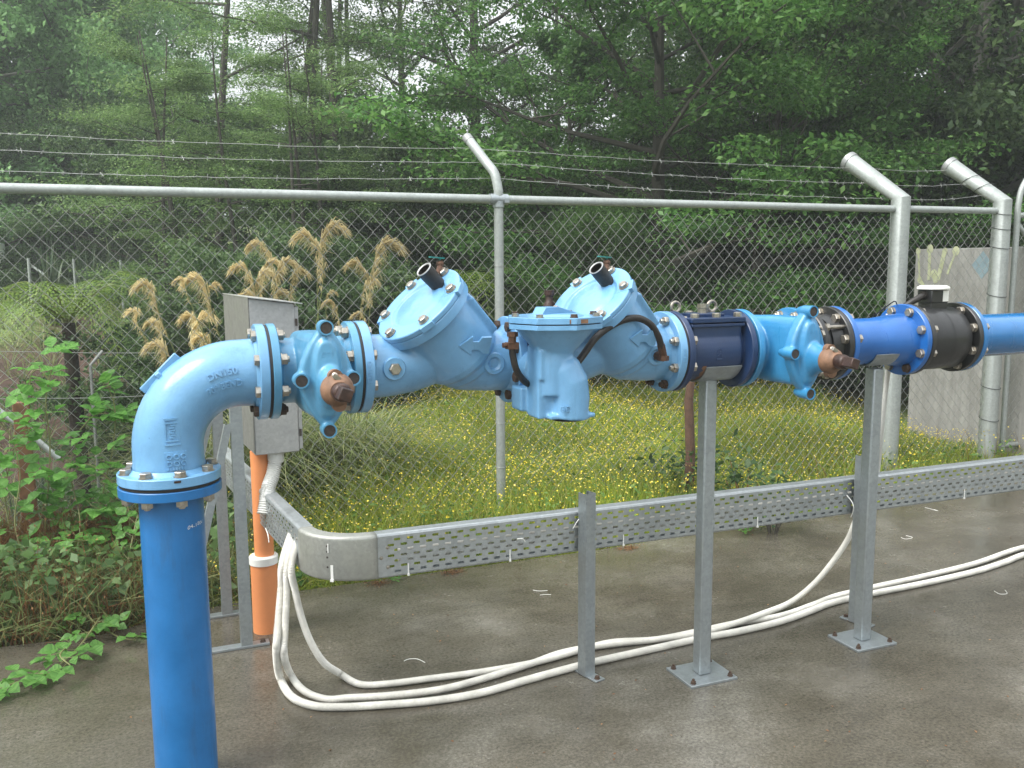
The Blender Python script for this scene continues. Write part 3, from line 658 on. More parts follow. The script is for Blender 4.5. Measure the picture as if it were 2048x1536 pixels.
m = MB(); m.tube(smooth_path([(hx-.04,0,Z+.178), (hx-.075,.0,Z+.165), (hx-.12,.02,Z+.135), (hx-.15,.06,Z+.09)]), .013, 10); m.tube([(hx-.036,0,Z+.180),(hx-.058,0,Z+.172)], .017, 8); part('signal_cable', m, hose_m, fm)
m = MB(); m.tube(smooth_path([(hx-.15,.04,Z+.14), (hx-.22,-.02,Z+.155), (hx-.26,-.04,Z+.15), (hx-.27,.03,Z+.10)]), .0025, 6); part('thin_wire', m, rubber, fm)
bolts(fm, (X7,0,Z), (1,0,0), .05, off=22.5, long=.004)

# outlet pipe
op = thing('outlet_pipe', (3.1,0,Z), 'long glossy blue pipe running out of the picture at right', 'pipe')
m = MB(); m.lathe([(.0885, X7+.01), (.0885, 6.5)], (0,0,Z), (1,0,0), 64); part('pipe_body', m, outlet_blue, op)
m = MB(); flange(m, X7+.001, .023); part('flange', m, outlet_blue, op)

# pipe support posts
def support(x, label, patch_w, rustedge):
    t = thing('pipe_support', (x,0,0), label, 'pipe support', 'galvanised pipe supports')
    m = MB(); m.box((0,0,.005), (.205,.175,.010)); pl = part('base_plate', m, galvanised, t, bevel=.0015); pl.matrix_parent_inverse = Matrix()
    for sx in (-1,1):
        for sy in (-1,1):
            q = MB(); q.lathe([(.011,.010),(.011,.012),(.009,.012),(.009,.020),(.005,.021),(.005,.028)], (sx*.082,sy*.068,0), (0,0,1), 6); b_ = part('anchor_bolt', q, bolt_rust, t); b_.matrix_parent_inverse = Matrix()
    m = MB(); m.box((0,0,(.01+Z-.108)/2), (.050,.050,Z-.118-.0)); po = part('post', m, galvanised, t, bevel=.006); po.matrix_parent_inverse = Matrix()
    m = MB(); n = 24; R_ = patch_w; vs = []; fs = []
    for i in range(n+1):
        th = -PI/2+rad(-62)+rad(124)*i/n
        for xx, rr in ((-.075,R_), (.075,R_), (.075,R_+.004), (-.075,R_+.004)): vs.append((xx, rr*math.cos(th), Z+rr*math.sin(th)))
    for i in range(n):
        a = i*4; b = a+4
        fs += [(a,a+1,b+1,b), (a+1,a+2,b+2,b+1), (a+2,a+3,b+3,b+2), (a+3,a,b,b+3)]
    fs += [(0,3,2,1), (n*4,n*4+1,n*4+2,n*4+3)]; m.add(vs, fs)
    sdl = part('saddle', m, galvanised, t); sdl.matrix_parent_inverse = Matrix()
    if rustedge:
        m = MB(); vs = []; fs = []
        for i in range(n+1):
            th = -PI/2+rad(-64)+rad(128)*i/n; wv = .012+.006*math.sin(i*2.3)
            vs += [(-.076-wv, (R_-.0015)*math.cos(th), Z+(R_-.0015)*math.sin(th)), (-.073, (R_-.0015)*math.cos(th), Z+(R_-.0015)*math.sin(th))]
        fs = [(2*i,2*i+1,2*i+3,2*i+2) for i in range(n)]; m.add(vs, fs); re_ = part('rust_edge', m, rust_light, t); re_.matrix_parent_inverse = Matrix()
    return t
support(1.852, 'galvanised pipe support post on square base plate under the navy strainer', .1105, True)
support(2.640, 'galvanised pipe support post on square base plate under the blue spool', .0945, False)

# ------------------------------------------------------------------ cable tray and posts
tray_steel = galv('tray_steel', (.44,.47,.48))
tr = thing('cable_tray', (.66,.2,.475), 'perforated galvanised cable tray on edge, bending round the corner', 'cable tray')
ZB, ZT = .478, .636
def tray_straight(p0, p1, inner=0.0):
    """plate face towards the viewer side n = -back"""
    p0 = Vector((*p0,0)); p1 = Vector((*p1,0)); u = (p1-p0).normalized(); L_ = (p1-p0).length; back = Vector((-u.y,u.x,0))
    m = MB(); H = ZT-ZB; r0 = .012; rows = 7; ph = (H-2*r0)/rows; pitch = .0464
    def P(s_, z, b_=0): q = p0+u*s_+back*b_; return (q.x, q.y, ZB+z)
    nc = int(L_/pitch)
    for i in range(rows):
        z0 = r0+i*ph; z1 = z0+ph; off = (i % 2)*pitch/2; a = z0+ph*.26; b = z0+ph*.74
        cuts = [max(0., -off+k*pitch) for k in range(nc+2)]
        cuts = [c_ for c_ in cuts if c_ < L_]+[L_]
        if cuts[0] > 0: cuts = [0.]+cuts
        for s0, s1 in zip(cuts, cuts[1:]):
            w_ = s1-s0
            if w_ < pitch*.95 or s0 < .02 or s1 > L_-.02: m.add([P(s0,z0),P(s1,z0),P(s1,z1),P(s0,z1)], [(0,1,2,3)]); continue
            q0 = s0+w_*.24; q1 = s0+w_*.76; e = .0018
            O = [P(s0,z0),P(s1,z0),P(s1,z1),P(s0,z1)]
            I = [P(q0+e,a),P(q1-e,a),P(q1,(a+b)/2),P(q1-e,b),P(q0+e,b),P(q0,(a+b)/2)]
            m.add(O+I, [(0,1,5,4),(1,2,6),(1,6,5),(2,7,6),(2,3,8,7),(3,0,9),(3,9,8),(0,4,9)])
    for (zc, sg) in ((r0, -1), (H-r0, 1)):
        prof = [(r0-r0*math.cos(a), zc+sg*r0*math.sin(a)) for a in np.linspace(0, PI/2, 6)]+[(.05, zc+sg*r0), (.05, zc+sg*(r0-.008))]
        for (b0,z0),(b1,z1) in zip(prof, prof[1:]): m.add([P(0,z0,b0),P(L_,z0,b0),P(L_,z1,b1),P(0,z1,b1)], [(0,1,2,3)])
    return m
def add_solid(o, th=.0016):
    s_ = o.modifiers.new('solid', 'SOLIDIFY'); s_.thickness = th; s_.offset = 0
RUN0, RUN1 = (.66,.218), (6.4,.16)
a_ = part('tray_run', tray_straight(RUN0, RUN1), tray_steel, tr, smooth=False); add_solid(a_)
LEG0, LEG1 = (.272,2.05), (.424,.418)
a_ = part('tray_run', tray_straight(LEG0, LEG1), tray_steel, tr, smooth=False); add_solid(a_)
# smooth corner piece
m = MB(); P0 = Vector((.424,.418,0)); P3 = Vector((.66,.218,0)); d0 = (Vector((*LEG1,0))-Vector((*LEG0,0))).normalized(); d3 = (Vector((*RUN1,0))-Vector((*RUN0,0))).normalized()
bz = []
for i in range(21):
    s_ = i/20; bz.append(P0*(1-s_)**3+(P0+d0*.12)*3*s_*(1-s_)**2+(P3-d3*.13)*3*s_*s_*(1-s_)+P3*s_**3)
rows_ = []
H = ZT-ZB; prof = [(.05,.008),(.05,0)]+[(.012-.012*math.cos(a), .012-.012*math.sin(a)) for a in np.linspace(PI/2,0,5)]+[(.012-.012*math.cos(a), H-.012+.012*math.sin(a)) for a in np.linspace(0,PI/2,5)]+[(.05,H),(.05,H-.008)]
vs = []
for i, p in enumerate(bz):
    tt = (bz[min(i+1,20)]-bz[max(i-1,0)]).normalized(); bk = Vector((-tt.y,tt.x,0))
    for b_, z_ in prof: q = p+bk*(b_-.0025); vs.append((q.x,q.y,ZB+z_))
k_ = len(prof); m.add(vs, [(i*k_+j, (i+1)*k_+j, (i+1)*k_+j+1, i*k_+j+1) for i in range(20) for j in range(k_-1)])
a_ = part('tray_corner', m, galv('tray_corner_steel', (.40,.405,.37), .5, .7), tr); add_solid(a_)
for i in (10, 11):
    for z_ in (ZB+.05, ZB+.085, ZB+.125, ZB+.105):
        q = MB(); tt = (bz[11]-bz[10]).normalized(); nn = Vector((tt.y,-tt.x,0)); q.lathe([(.0035,0),(.0035,.0016)], bz[i]+nn*.0030+Vector((0,0,z_)), nn, 8); part('slot', q, hole_dark, tr) if i == 10 else None
for (sx, z_) in ((.035,.04), (.035,.11), (.012,.075)):
    q = MB(); q.lathe([(.007,0),(.006,.003),(.002,.004)], (RUN0[0]+sx, RUN0[1]-.001, ZB+z_), (0,-1,0), 10); part('coach_bolt', q, bolt_steel, tr)
for (s_, z_) in ((.03,.04),(.03,.11)):
    u_ = (Vector((*LEG1,0))-Vector((*LEG0,0))).normalized(); q = MB(); pp = Vector((*LEG1,0))-u_*s_; q.lathe([(.007,0),(.006,.003),(.002,.004)], (pp.x+.001,pp.y,ZB+z_), (u_.y,-u_.x,0), 10); part('coach_bolt', q, bolt_steel, tr)

def channel(m, base, top, a, b, w_=.041, th=.0025, open_dir=None):
    """C section: a = direction across the web, b = direction of the legs"""
    a = Vector(a).normalized(); b = Vector(b).normalized(); base = Vector(base); top = Vector(top)
    poly = [(-w_/2,0),(w_/2,0),(w_/2,w_),(w_/2-.008,w_),(w_/2-.008,w_-th),(w_/2-th,w_-th),(w_/2-th,th),(-w_/2+th,th),(-w_/2+th,w_-th),(-w_/2+.008,w_-th),(-w_/2+.008,w_),(-w_/2,w_)]
    A_ = [base+a*x+b*y for x, y in poly]; B_ = [top+a*x+b*y for x, y in poly]; n = len(poly)
    caps = [(0,1,6,7),(1,2,5,6),(2,3,4,5),(0,7,8,11),(8,9,10,11)]
    m.add(A_+B_, [(i,(i+1)%n,(i+1)%n+n,i+n) for i in range(n)]+caps+[tuple(reversed([q+n for q in c_])) for c_ in caps]); return m
def tray_post(x, y, ztop, label):
    t = thing('tray_post', (x,y,0), label, 'steel post', 'posts carrying the cable tray')
    m = MB(); channel(m, (x,y,.005), (x,y,ztop), (1,.2,0), (-.2,1,0), .046); part('post', m, galvanised, t, smooth=False)
    m = MB(); m.box((x,y+.02,.004), (.045,.145,.006), Matrix.Rotation(rad(14),3,'Z')); part('foot_plate', m, galvanised, t, bevel=.001)
    for s_ in (-1,1):
        q = MB(); q.lathe([(.012,.007),(.012,.009),(.009,.009),(.009,.017)], (x-s_*.012,y+.02+s_*.055,0), (0,0,1), 6); part('anchor_bolt', q, bolt_rust, t)
tray_post(1.452,.150,.715, 'short galvanised channel post in front of the cable tray, left of the navy strainer support')
tray_post(2.765,.140,.742, 'short galvanised channel post at the cable tray, behind the blue spool support')

# strut frames holding cabinet
def strut_frame(x, y, ztop, label):
    t = thing('strut_frame', (x,y,0), label, 'strut frame', 'frames behind the riser pipe')
    m = MB(); channel(m, (x,y,.01), (x,y,ztop), (1,0,0), (0,1,0), .045); part('upright', m, galvanised, t, smooth=False)
    m = MB(); channel(m, (x-.26,y+.002,.025), (x-.03,y+.002,ztop-.08), (1,0,.3), (0,1,0), .034); part('brace', m, galvanised, t, smooth=False)
    m = MB(); m.box((x-.11,y+.02,.006), (.40,.045,.010)); part('foot_plate', m, galvanised, t, bevel=.001)
    for dx in (-.20, .065):
        q = MB(); q.lathe([(.013,.011),(.013,.013),(.010,.013),(.010,.022)], (x+dx,y+.02,0), (0,0,1), 6); part('anchor_bolt', q, bolt_rust, t)
strut_frame(.276,.935,1.02, 'near galvanised strut frame with diagonal brace, beside orange pipe')
strut_frame(.232,1.32,1.0, 'farther galvanised strut frame with diagonal brace, behind the riser pipe')

# cabinet
cb = thing('electrical_cabinet', (.45,1.3,.79), 'grey steel electrical cabinet with sloping roof sheet, behind the gate valve', 'electrical cabinet')
sk = rad(4.2)
def cabp(a, b, z): # a across (x), b depth (y)
    return Vector((.347+a*math.cos(sk)-b*math.sin(sk), 1.0+b*math.cos(sk)+a*math.sin(sk), z))
def hexa(m, P): m.add(P, [(0,1,2,3),(7,6,5,4),(0,4,5,1),(1,5,6,2),(2,6,7,3),(3,7,4,0)])
m = MB(); W_, D_ = .185, .60
hexa(m, [cabp(.003,0,.79),cabp(W_,0,.79),cabp(W_,D_,.79),cabp(.003,D_,.79),cabp(.003,0,1.432),cabp(W_,0,1.408),cabp(W_,D_,1.408),cabp(.003,D_,1.432)])
part('cabinet_body', m, steel_sheet, cb, bevel=.004)
m = MB(); hexa(m, [cabp(0,-.001,.80),cabp(.003,-.001,.80),cabp(.003,D_,.80),cabp(0,D_,.80),cabp(0,-.001,1.434),cabp(.003,-.001,1.434),cabp(.003,D_,1.434),cabp(0,D_,1.434)]); part('side_panel', m, cab_dark, cb)
m = MB(); hexa(m, [cabp(W_,.004,.80),cabp(W_+.016,.004,.80),cabp(W_+.016,D_,.80),cabp(W_,D_,.80),cabp(W_,.004,1.395),cabp(W_+.016,.004,1.395),cabp(W_+.016,D_,1.395),cabp(W_,D_,1.395)]); part('door', m, steel_sheet, cb, bevel=.002)
m = MB(); hexa(m, [cabp(-.002,-.018,1.4345),cabp(W_+.03,-.018,1.405),cabp(W_+.03,D_+.01,1.405),cabp(-.002,D_+.01,1.4345),cabp(-.002,-.018,1.438),cabp(W_+.03,-.018,1.4085),cabp(W_+.03,D_+.01,1.4085),cabp(-.002,D_+.01,1.438)]); part('roof_sheet', m, galv('roof_sheet_steel', (.55,.55,.53), .35, .5), cb)
for z_ in (.87, 1.33):
    q = MB(); q.box(cabp(W_+.006,-.001,z_), (.009,.004,.03)); part('hinge', q, hole_dark, cb)

# orange duct + collar
od = thing('orange_duct', (.375,.985,0), 'upright orange plastic duct with white collar, below the grey cabinet', 'duct pipe')
oc = onz(528,1285,0); oc = Vector((ony(531,1200,1.10).x,1.10,0))
m = MB(); m.lathe([(.056,-.01),(.056,.308)], oc, (0,0,1), 40); part('lower_pipe', m, orange_pvc, od)
m = MB(); m.lathe([(.0565,.300),(.0605,.302),(.0605,.332),(.057,.336),(.042,.338)], oc, (0,0,1), 40); part('collar', m, white_plastic, od)
m = MB(); m.lathe([(.0405,.337),(.0405,.789)], oc+Vector((.004,0,0)), (0,0,1), 32); part('upper_pipe', m, orange_pvc, od)

# ribbed conduits
def ribbed(path, r, pitch=.0045, n=12, amp=.0012):
    P = smooth_path(path, 24); L_ = [0]
    for a, b in zip(P, P[1:]): L_.append(L_[-1]+(b-a).length)
    tot = L_[-1]; N_ = int(tot/pitch)*2; out = []; rr = []; j = 0
    for i in range(N_+1):
        s_ = tot*i/N_
        while j < len(L_)-2 and L_[j+1] < s_: j += 1
        f = (s_-L_[j])/max(1e-9, L_[j+1]-L_[j]); out.append(P[j].lerp(P[j+1], f)); rr.append(r+(amp if i % 2 else -amp))
    return MB().tube(out, rr, n)
G = .0145
def gp(px, py): return onz(px, py, G)
def conduit(path, label, r=.0125, mat=white_pvc, **k):
    o = part('conduit', ribbed(path, r, **k), mat, None, ang=80); tag(o, label, 'conduit', 'ribbed conduits'); return o
def hang(px, py, y): return ony(px, py, y)
A1 = [(.445,.62,.60), hang(566,1120,.48), hang(563,1170,.47), hang(557,1240,.43), hang(553,1300,.385), gp(560,1360)+Vector((0,0,.012)), gp(583,1393), gp(625,1411), gp(680,1414), gp(760,1410), gp(860,1402), gp(960,1386), gp(1060,1358), gp(1180,1326), gp(1300,1299), gp(1400,1277), gp(1480,1262), gp(1560,1243), gp(1620,1222), gp(1665,1205), gp(1740,1188), gp(1850,1166), gp(1950,1143), gp(2010,1124), gp(2060,1106), gp(2200,1072), gp(2350,1042), gp(2520,1010)]
conduit(A1, 'white ribbed conduit nearest the viewer in the bundle on the concrete', .0135)
A2 = [(.447,.58,.60), hang(575,1128,.45), hang(574,1180,.44), hang(570,1260,.41), hang(568,1310,.385), gp(580,1352)+Vector((0,0,.012)), gp(606,1380), gp(650,1398), gp(700,1398)+Vector((0,0,.005)), gp(780,1394)+Vector((0,0,.006)), gp(880,1381)+Vector((0,0,.004)), gp(960,1359), gp(1060,1328), gp(1130,1304), gp(1220,1289), gp(1320,1278), gp(1400,1262), gp(1480,1245), gp(1560,1232), gp(1620,1212), gp(1670,1193), gp(1740,1176), gp(1850,1152), gp(1950,1127), gp(2010,1106), gp(2050,1094), gp(2200,1056), gp(2350,1028), gp(2520,998)]
conduit(A2, 'white ribbed conduit behind the nearest one, parallel to it to the right edge', .0125)
A3 = [(.450,.53,.60), hang(583,1130,.42), hang(590,1180,.43), hang(603,1235,.43), hang(622,1285,.43), hang(648,1325,.44), gp(680,1352)+Vector((0,0,.01)), gp(718,1368), gp(770,1368), gp(860,1357), gp(960,1344), gp(1060,1327), gp(1130,1309), gp(1220,1285), gp(1310,1279), gp(1400,1267), gp(1470,1252)+Vector((0,0,.012)), gp(1520,1238)+Vector((0,0,.02)), hang(1580,1205,.40), hang(1630,1165,.38), hang(1668,1120,.34), hang(1697,1076,.31), (2.865,.29,.43), (2.90,.262,.51), (2.97,.258,.54), (3.1,.254,.55)]
conduit(A3, 'white ribbed conduit with the tight inner loop, climbing to the tray at right', .0120)
for k_, (y_, z_) in enumerate(((.284,.520), (.280,.550))):
    conduit([(.75,y_,z_), (1.5,y_-.004,z_+.002), (2.6,y_-.018,z_), (3.4,y_-.026,z_+.001), (6.3,y_-.052,z_)], ['white ribbed conduit lying lowest inside the cable tray', 'white ribbed conduit lying on another inside the cable tray'][k_], .0135, pitch=.012, n=8)
conduit([(.44,.62,.51),(.425,.8,.505),(.375,1.3,.51),(.345,1.6,.51)], 'white ribbed conduit inside the left leg of the cable tray', .013, pitch=.01, n=8)
# grey large conduit from cabinet
cp = [cabp(.095,.05,.79), ony(549,930,1.05), ony(545,952,1.03), ony(537,974,1.0), ony(527,998,.97)+Vector((.012,0,0)), ony(515,1030,.95)+Vector((.025,0,0))]
gc = thing('grey_conduit', (.44,1.05,.79), 'thick grey corrugated conduit curving from cabinet base into the tray', 'conduit')
part('flexible_hose', ribbed(cp, .0275, .009, 20, .0022), grey_pvc, gc, ang=80)
m = MB(); m.lathe([(.034,0),(.034,-.03),(.031,-.045)], cabp(.095,.05,.789), (0,0,1), 24); part('gland', m, grey_pvc, gc)
# conduit climbing to meter
conduit([hang(1746,1000,.27), hang(1755,940,.24), hang(1761,880,.20), hang(1767,820,.18), hang(1773,765,.17), hang(1777,725,.14), (2.80,.11,Z+.02), (2.77,.07,Z+.10)], 'thin grey ribbed conduit rising behind the support post towards the meter', .010, grey_pvc, pitch=.006)

# zip ties
def tie(P, label, parent=None):
    o = part('cable_tie', MB().tube(smooth_path(P, 6), .0020, 5), white_plastic, None); tag(o, label, 'cable tie', 'white cable ties')
yT = .205
def tray_y(x): return RUN0[1]+(RUN1[1]-RUN0[1])*(x-RUN0[0])/(RUN1[0]-RUN0[0])
for i, (px_, nm) in enumerate(((818,'nearest the tray corner'), (1022,'between tray corner and channel post'), (1248,'just right of the first channel post'), (1513,'between the two pipe supports'), (1917,'on the right end of the tray'))):
    p = ony(px_, 1100, .2); x_ = p.x; y_ = tray_y(x_)
    m = MB(); m.box((x_,y_-.0035,ZB+.024), (.0045,.0014,.042)); m.box((x_,y_-.004,ZB+.004), (.007,.006,.007)); m.beam((x_,y_-.003,ZB+.002), (x_+.002,y_+.03,ZB-.004), .0045, .0014)
    o = part('cable_tie', m, white_plastic); tag(o, 'white cable tie on lower tray edge, '+nm, 'cable tie', 'white cable ties')
p_ = bz[11]; tt = (bz[12]-bz[10]).normalized(); nn = Vector((tt.y,-tt.x,0)); R_ = Matrix((tt, nn, Vector((0,0,1)))).transposed()
m = MB(); m.box(p_+nn*.0045+Vector((0,0,ZB+.03)), (.010,.0016,.056), R_); m.box(p_+nn*.005+Vector((0,0,ZB+.004)), (.012,.008,.008), R_)
o = part('cable_tie', m, white_plastic); tag(o, 'white cable tie round the plain tray corner, lower one', 'cable tie', 'white cable ties')
m = MB(); m.box(p_-tt*.012+nn*.0045+Vector((0,0,ZB+.118)), (.004,.0016,.032), R_); o = part('cable_tie', m, white_plastic); tag(o, 'thin white cable tie near the top of the tray corner', 'cable tie', 'white cable ties')
tie([ony(1160,1033,.2)+Vector((0,-.006,0)), ony(1150,1042,.2)+Vector((0,-.015,0)), ony(1144,1056,.2)+Vector((0,-.008,0))], 'curled white cable tie tail at top of the first channel post')
tie([ony(1033,1077,.2)+Vector((0,-.006,0)), ony(1042,1075,.2)+Vector((0,-.015,0)), ony(1048,1082,.2)+Vector((0,-.01,0))], 'small curled white cable tie tail on tray, left of the first channel post')
tie([ony(1692,990,.18)+Vector((0,-.004,0)), ony(1704,1004,.13), ony(1707,1018,.12), ony(1702,1034,.15)], 'long curled white cable tie tail beside the second channel post')
for nm, q_ in (('upper',((533,972),(528,985),(527,1003))), ('middle',((531,1056),(536,1070),(538,1085))), ('lower',((581,1108),(581,1118),(582,1130)))):
    pts_ = []
    for (a, b) in q_:
        v = ray(a, b); n2 = Vector((LEG1[1]-LEG0[1], LEG0[0]-LEG1[0], 0)).normalized(); k = (Vector((LEG1[0],LEG1[1],0))-CAM).dot(n2)/v.dot(n2); pts_.append(CAM+v*k*.993)
    tie(pts_, nm+' white cable tie on the left leg of the tray')
LIT = [((808,1322),(818,1318),(835,1318),(850,1325)), ((1066,1180),(1078,1182),(1095,1181)), ((1080,1190),(1090,1189),(1102,1189)), ((1802,1075),(1812,1078),(1825,1075),(1812,1071)), ((1850,1015),(1862,1018),(1876,1022),(1868,1019)), ((1988,1182),(2000,1188),(2014,1187),(2010,1180))]
LN = ['curved white offcut on concrete, left of the conduits', 'straight white offcut near slab centre, upper of two', 'straight white offcut near slab centre, lower of two', 'looped white offcut on concrete right of second support', 'curled white offcut on concrete just below the tray at right', 'curved white offcut on concrete near the right edge']
for q_, nm in zip(LIT, LN):
    o = part('cable_tie_offcut', MB().tube(smooth_path([onz(a, b, .004) for a, b in q_], 6), .0012, 5), white_plastic); tag(o, nm, 'cable tie', 'offcuts on the concrete')

# ------------------------------------------------------------------ fence
FY = 2.2
fe = thing('chain_link_fence', (1.92,FY,0), 'galvanised chain link fence with three barbed wires behind the pipework', 'fence')
def mesh_panel(x0, x1, z0, z1, W_=.080, Hh=.086):
    """woven zigzag wires as thin square prisms"""
    m = []; nx = int((x1-x0)/(W_/2)); r = .0017
    V = []
    nz = int((z1-z0)/(Hh/2))
    xs = x0+np.arange(nx)*W_/2
    for i, x in enumerate(xs):
        # one zigzag wire between columns x and x+W/2 ... nodes swing by W/4 each side
        k = np.arange(nz+1); zz = z0+k*Hh/2
        xx = x+np.where((k+i) % 2 == 0, 0, W_/2); yy = FY+np.where((k+i) % 2 == 0, .0025, -.0025)
        xx = xx+rngf.normal(0, .0012, nz+1)
        a = np.stack([xx[:-1], yy[:-1], zz[:-1]], -1); b = np.stack([xx[1:], yy[1:], zz[1:]], -1); V.append(np.stack([a, b], 1))
    return np.concatenate(V)
rngf = np.random.default_rng(3)
def wires_mesh(name, SG, r):
    a = SG[:,0]; b = SG[:,1]; d = b-a; d /= np.linalg.norm(d, axis=1)[:,None]
    yv = np.tile(np.array([0,1.,0]), (len(a),1)); u = np.cross(d, yv); u /= np.maximum(1e-9, np.linalg.norm(u, axis=1))[:,None]; v = np.cross(d, u)
    Q = []
    c = [(u+v)*.707*r, (u-v)*.707*r, (-u-v)*.707*r, (-u+v)*.707*r]
    for i in range(4):
        p, q = c[i], c[(i+1)%4]; Q.append(np.stack([a+p, b+p, b+q, a+q], 1))
    return quads_mesh(name, np.concatenate(Q))
def half(SG, W_=.08): return SG
sg = mesh_panel(-2.2, 6.0, .02, 1.90, .080, .086)
link('wire_mesh', wires_mesh('wire_mesh', sg, .00145), wire_steel, fe)
RZ = 1.932
m = MB(); m.tube([(-2.4,FY,RZ+.003), (1.92,FY,RZ)], .0255, 20); part('top_rail', m, fence_steel, fe)
m = MB(); m.tube([(1.92,FY,RZ), (4.98,FY,RZ-.006)], .0245, 20); part('top_rail', m, fence_steel, fe)
m = MB(); m.tube([(5.0,FY,RZ-.004), (5.95,FY,RZ-.004)], .024, 20); part('top_rail', m, fence_steel, fe)
# intermediate post with bent top
def bent_post(x, r, ztop, sharp, name, label=None, dy=.30, dx=.0, bendz=2.0, cap_m=None):
    pts = [(x,FY,-.1), (x,FY,bendz-.04)]
    if sharp: pts = [(x,FY,-.1),(x,FY,bendz),(x+dx,FY+dy,ztop)]
    else: pts = [(x,FY,-.1),(x,FY,bendz-.06)]+smooth_path([(x,FY,bendz-.05),(x+dx*.12,FY+dy*.12,bendz+.05),(x+dx*.4,FY+dy*.4,bendz+(ztop-bendz)*.45),(x+dx,FY+dy,ztop)], 6)
    m = MB(); m.tube(pts, r, 32); o = part(name, m, fence_steel, fe, label=label, ang=25 if sharp else 40)
    e = Vector(pts[-1]); d = (e-Vector(pts[-2])).normalized(); q = MB(); q.lathe([(r*1.07,-.03),(r*1.07,.008),(r*.9,.016)], e, d, 28); part('post_cap', q, galv('cap_steel', (.30,.31,.31), .5, .5), o)
    return o, e
p1, e1 = bent_post(1.905, .0275, 2.305, False, 'fence_post', dy=.24, dx=-.10, bendz=2.03)
g1, e2 = bent_post(4.965, .066, 2.30, True, 'gate_post', 'thicker corner post with mitred outward arm', .42, -.10, 2.00)
g2, e3 = bent_post(5.965, .066, 2.30, True, 'gate_post', 'thicker gate post with wires wrapped round it', .42, -.10, 2.00)
m = MB(); m.lathe([(.034,-.045),(.034,-.012)], (1.905,FY,RZ), (0,0,1), 20); m.lathe([(.032,-.055),(.032,-.02)], (1.905,FY,RZ), (-1,0,0), 20); m.lathe([(.032,-.055),(.032,-.02)], (1.905,FY,RZ), (1,0,0), 20); m.lathe([(.033,-.03),(.033,.03)], (1.905,FY,RZ), (1,0,0), 20); m.box((1.945,FY-.02,RZ-.01),(.03,.03,.02)); part('rail_clamp', m, galvanised, fe)
for z_ in (.35, .62, 1.05, 1.55):
    q = MB(); q.tube([(1.905+.0295*math.cos(a), FY+.0295*math.sin(a), z_+.003*math.sin(a)) for a in np.linspace(0, 2*PI, 16)], .0016, 5, False); part('tie_wire', q, wire_steel, fe)
for z_ in (2.10, 2.17, 1.91, 1.80, 1.66, 1.30, .95, .60, .35):
    q = MB()
    if z_ > 2: s_ = (z_-2.0)/.3; cx_, cy_, zz = 5.965-.10*s_, FY+.42*s_, z_
    else: cx_, cy_, zz = 5.965, FY, z_
    q.tube([(cx_+.0695*math.cos(a), cy_+.0695*math.sin(a), zz+.015*math.sin(a)-(.05*math.sin(a) if z_ > 2 else 0)) for a in np.linspace(0, 2*PI, 20)], .0022, 5, False); part('tie_wire', q, rubber, fe)
# barbed wires
def barbed(f, lbl=None):
    P = []; 
    for (x0, p0), (x1, p1) in zip(f, f[1:]):
        n = max(4, int((x1-x0)/.10))
        for i in range(n): s_ = i/n; q = Vector(p0).lerp(Vector(p1), s_); q.z -= .018*math.sin(PI*s_)+random.uniform(-.003,.003); P.append(q)
    P.append(Vector(f[-1][1])); m = MB(); m.tube(P, .0017, 5)
    tot = 0
    for a, b in zip(P, P[1:]):
        if random.random() < .85:
            c_ = a.lerp(b, random.random())
            for k in range(2):
                d = Vector((random.uniform(-.5,.5), random.uniform(-1,1), random.uniform(-1,1))).normalized(); m.tube([c_-d*.017, c_+d*.017], .0011, 4)
            m.ball(c_, (.005,.003,.003), 6)
    part('barbed_wire', m, wire_steel, fe)
random.seed(4)
for s_, zl in ((.88, 2.222), (.55, 2.137), (.22, 2.035)):
    def pp(x, bz_, zt, dy, dx): return (x, (x+dx*s_, FY+dy*s_, bz_+(zt-bz_)*s_))
    p1_ = ony({.88:948,.55:972,.22:992}[s_], {.88:297,.55:325,.22:357}[s_], FY+.24*s_); pl_ = ony(-60, {.88:264,.55:297,.22:340}[s_], FY+.24*s_)
    g_a = ony({.88:1740,.55:1762,.22:1785}[s_], {.88:337,.55:368,.22:398}[s_], FY+.42*s_)
    g_b = ony({.88:1920,.55:1945,.22:1972}[s_], {.88:338,.55:366,.22:390}[s_], FY+.42*s_)
    barbed([(pl_.x, pl_), (p1_.x, p1_), (g_a.x, g_a), (g_b.x, g_b)])
# gate frame at right
gt = thing('gate', (6.12,FY,0), 'tubular galvanised gate frame at the right edge of the fence', 'gate')
m = MB(); m.tube([(6.13,FY,.08),(6.13,FY,1.90)]+smooth_path([(6.13,FY,1.96),(6.16,FY,2.10),(6.26,FY,2.22),(6.42,FY,2.30),(6.6,FY,2.33)], 6), .022, 16); part('stile', m, fence_steel, gt)
m = MB(); m.tube([(6.13,FY,1.90),(8.4,FY,1.90)], .021, 14); part('rail', m, fence_steel, gt)
m = MB(); m.tube([(6.13,FY,1.84),(6.75,FY,1.30)], .016, 12); part('brace', m, fence_steel, gt)
m = MB(); m.tube([(6.13,FY,.12),(8.4,FY,.12)], .021, 14); part('rail', m, fence_steel, gt)
sg = mesh_panel(6.15, 7.6, .14, 1.88, .080, .086); link('wire_mesh', wires_mesh('wire_mesh', sg, .0014), wire_steel, gt)
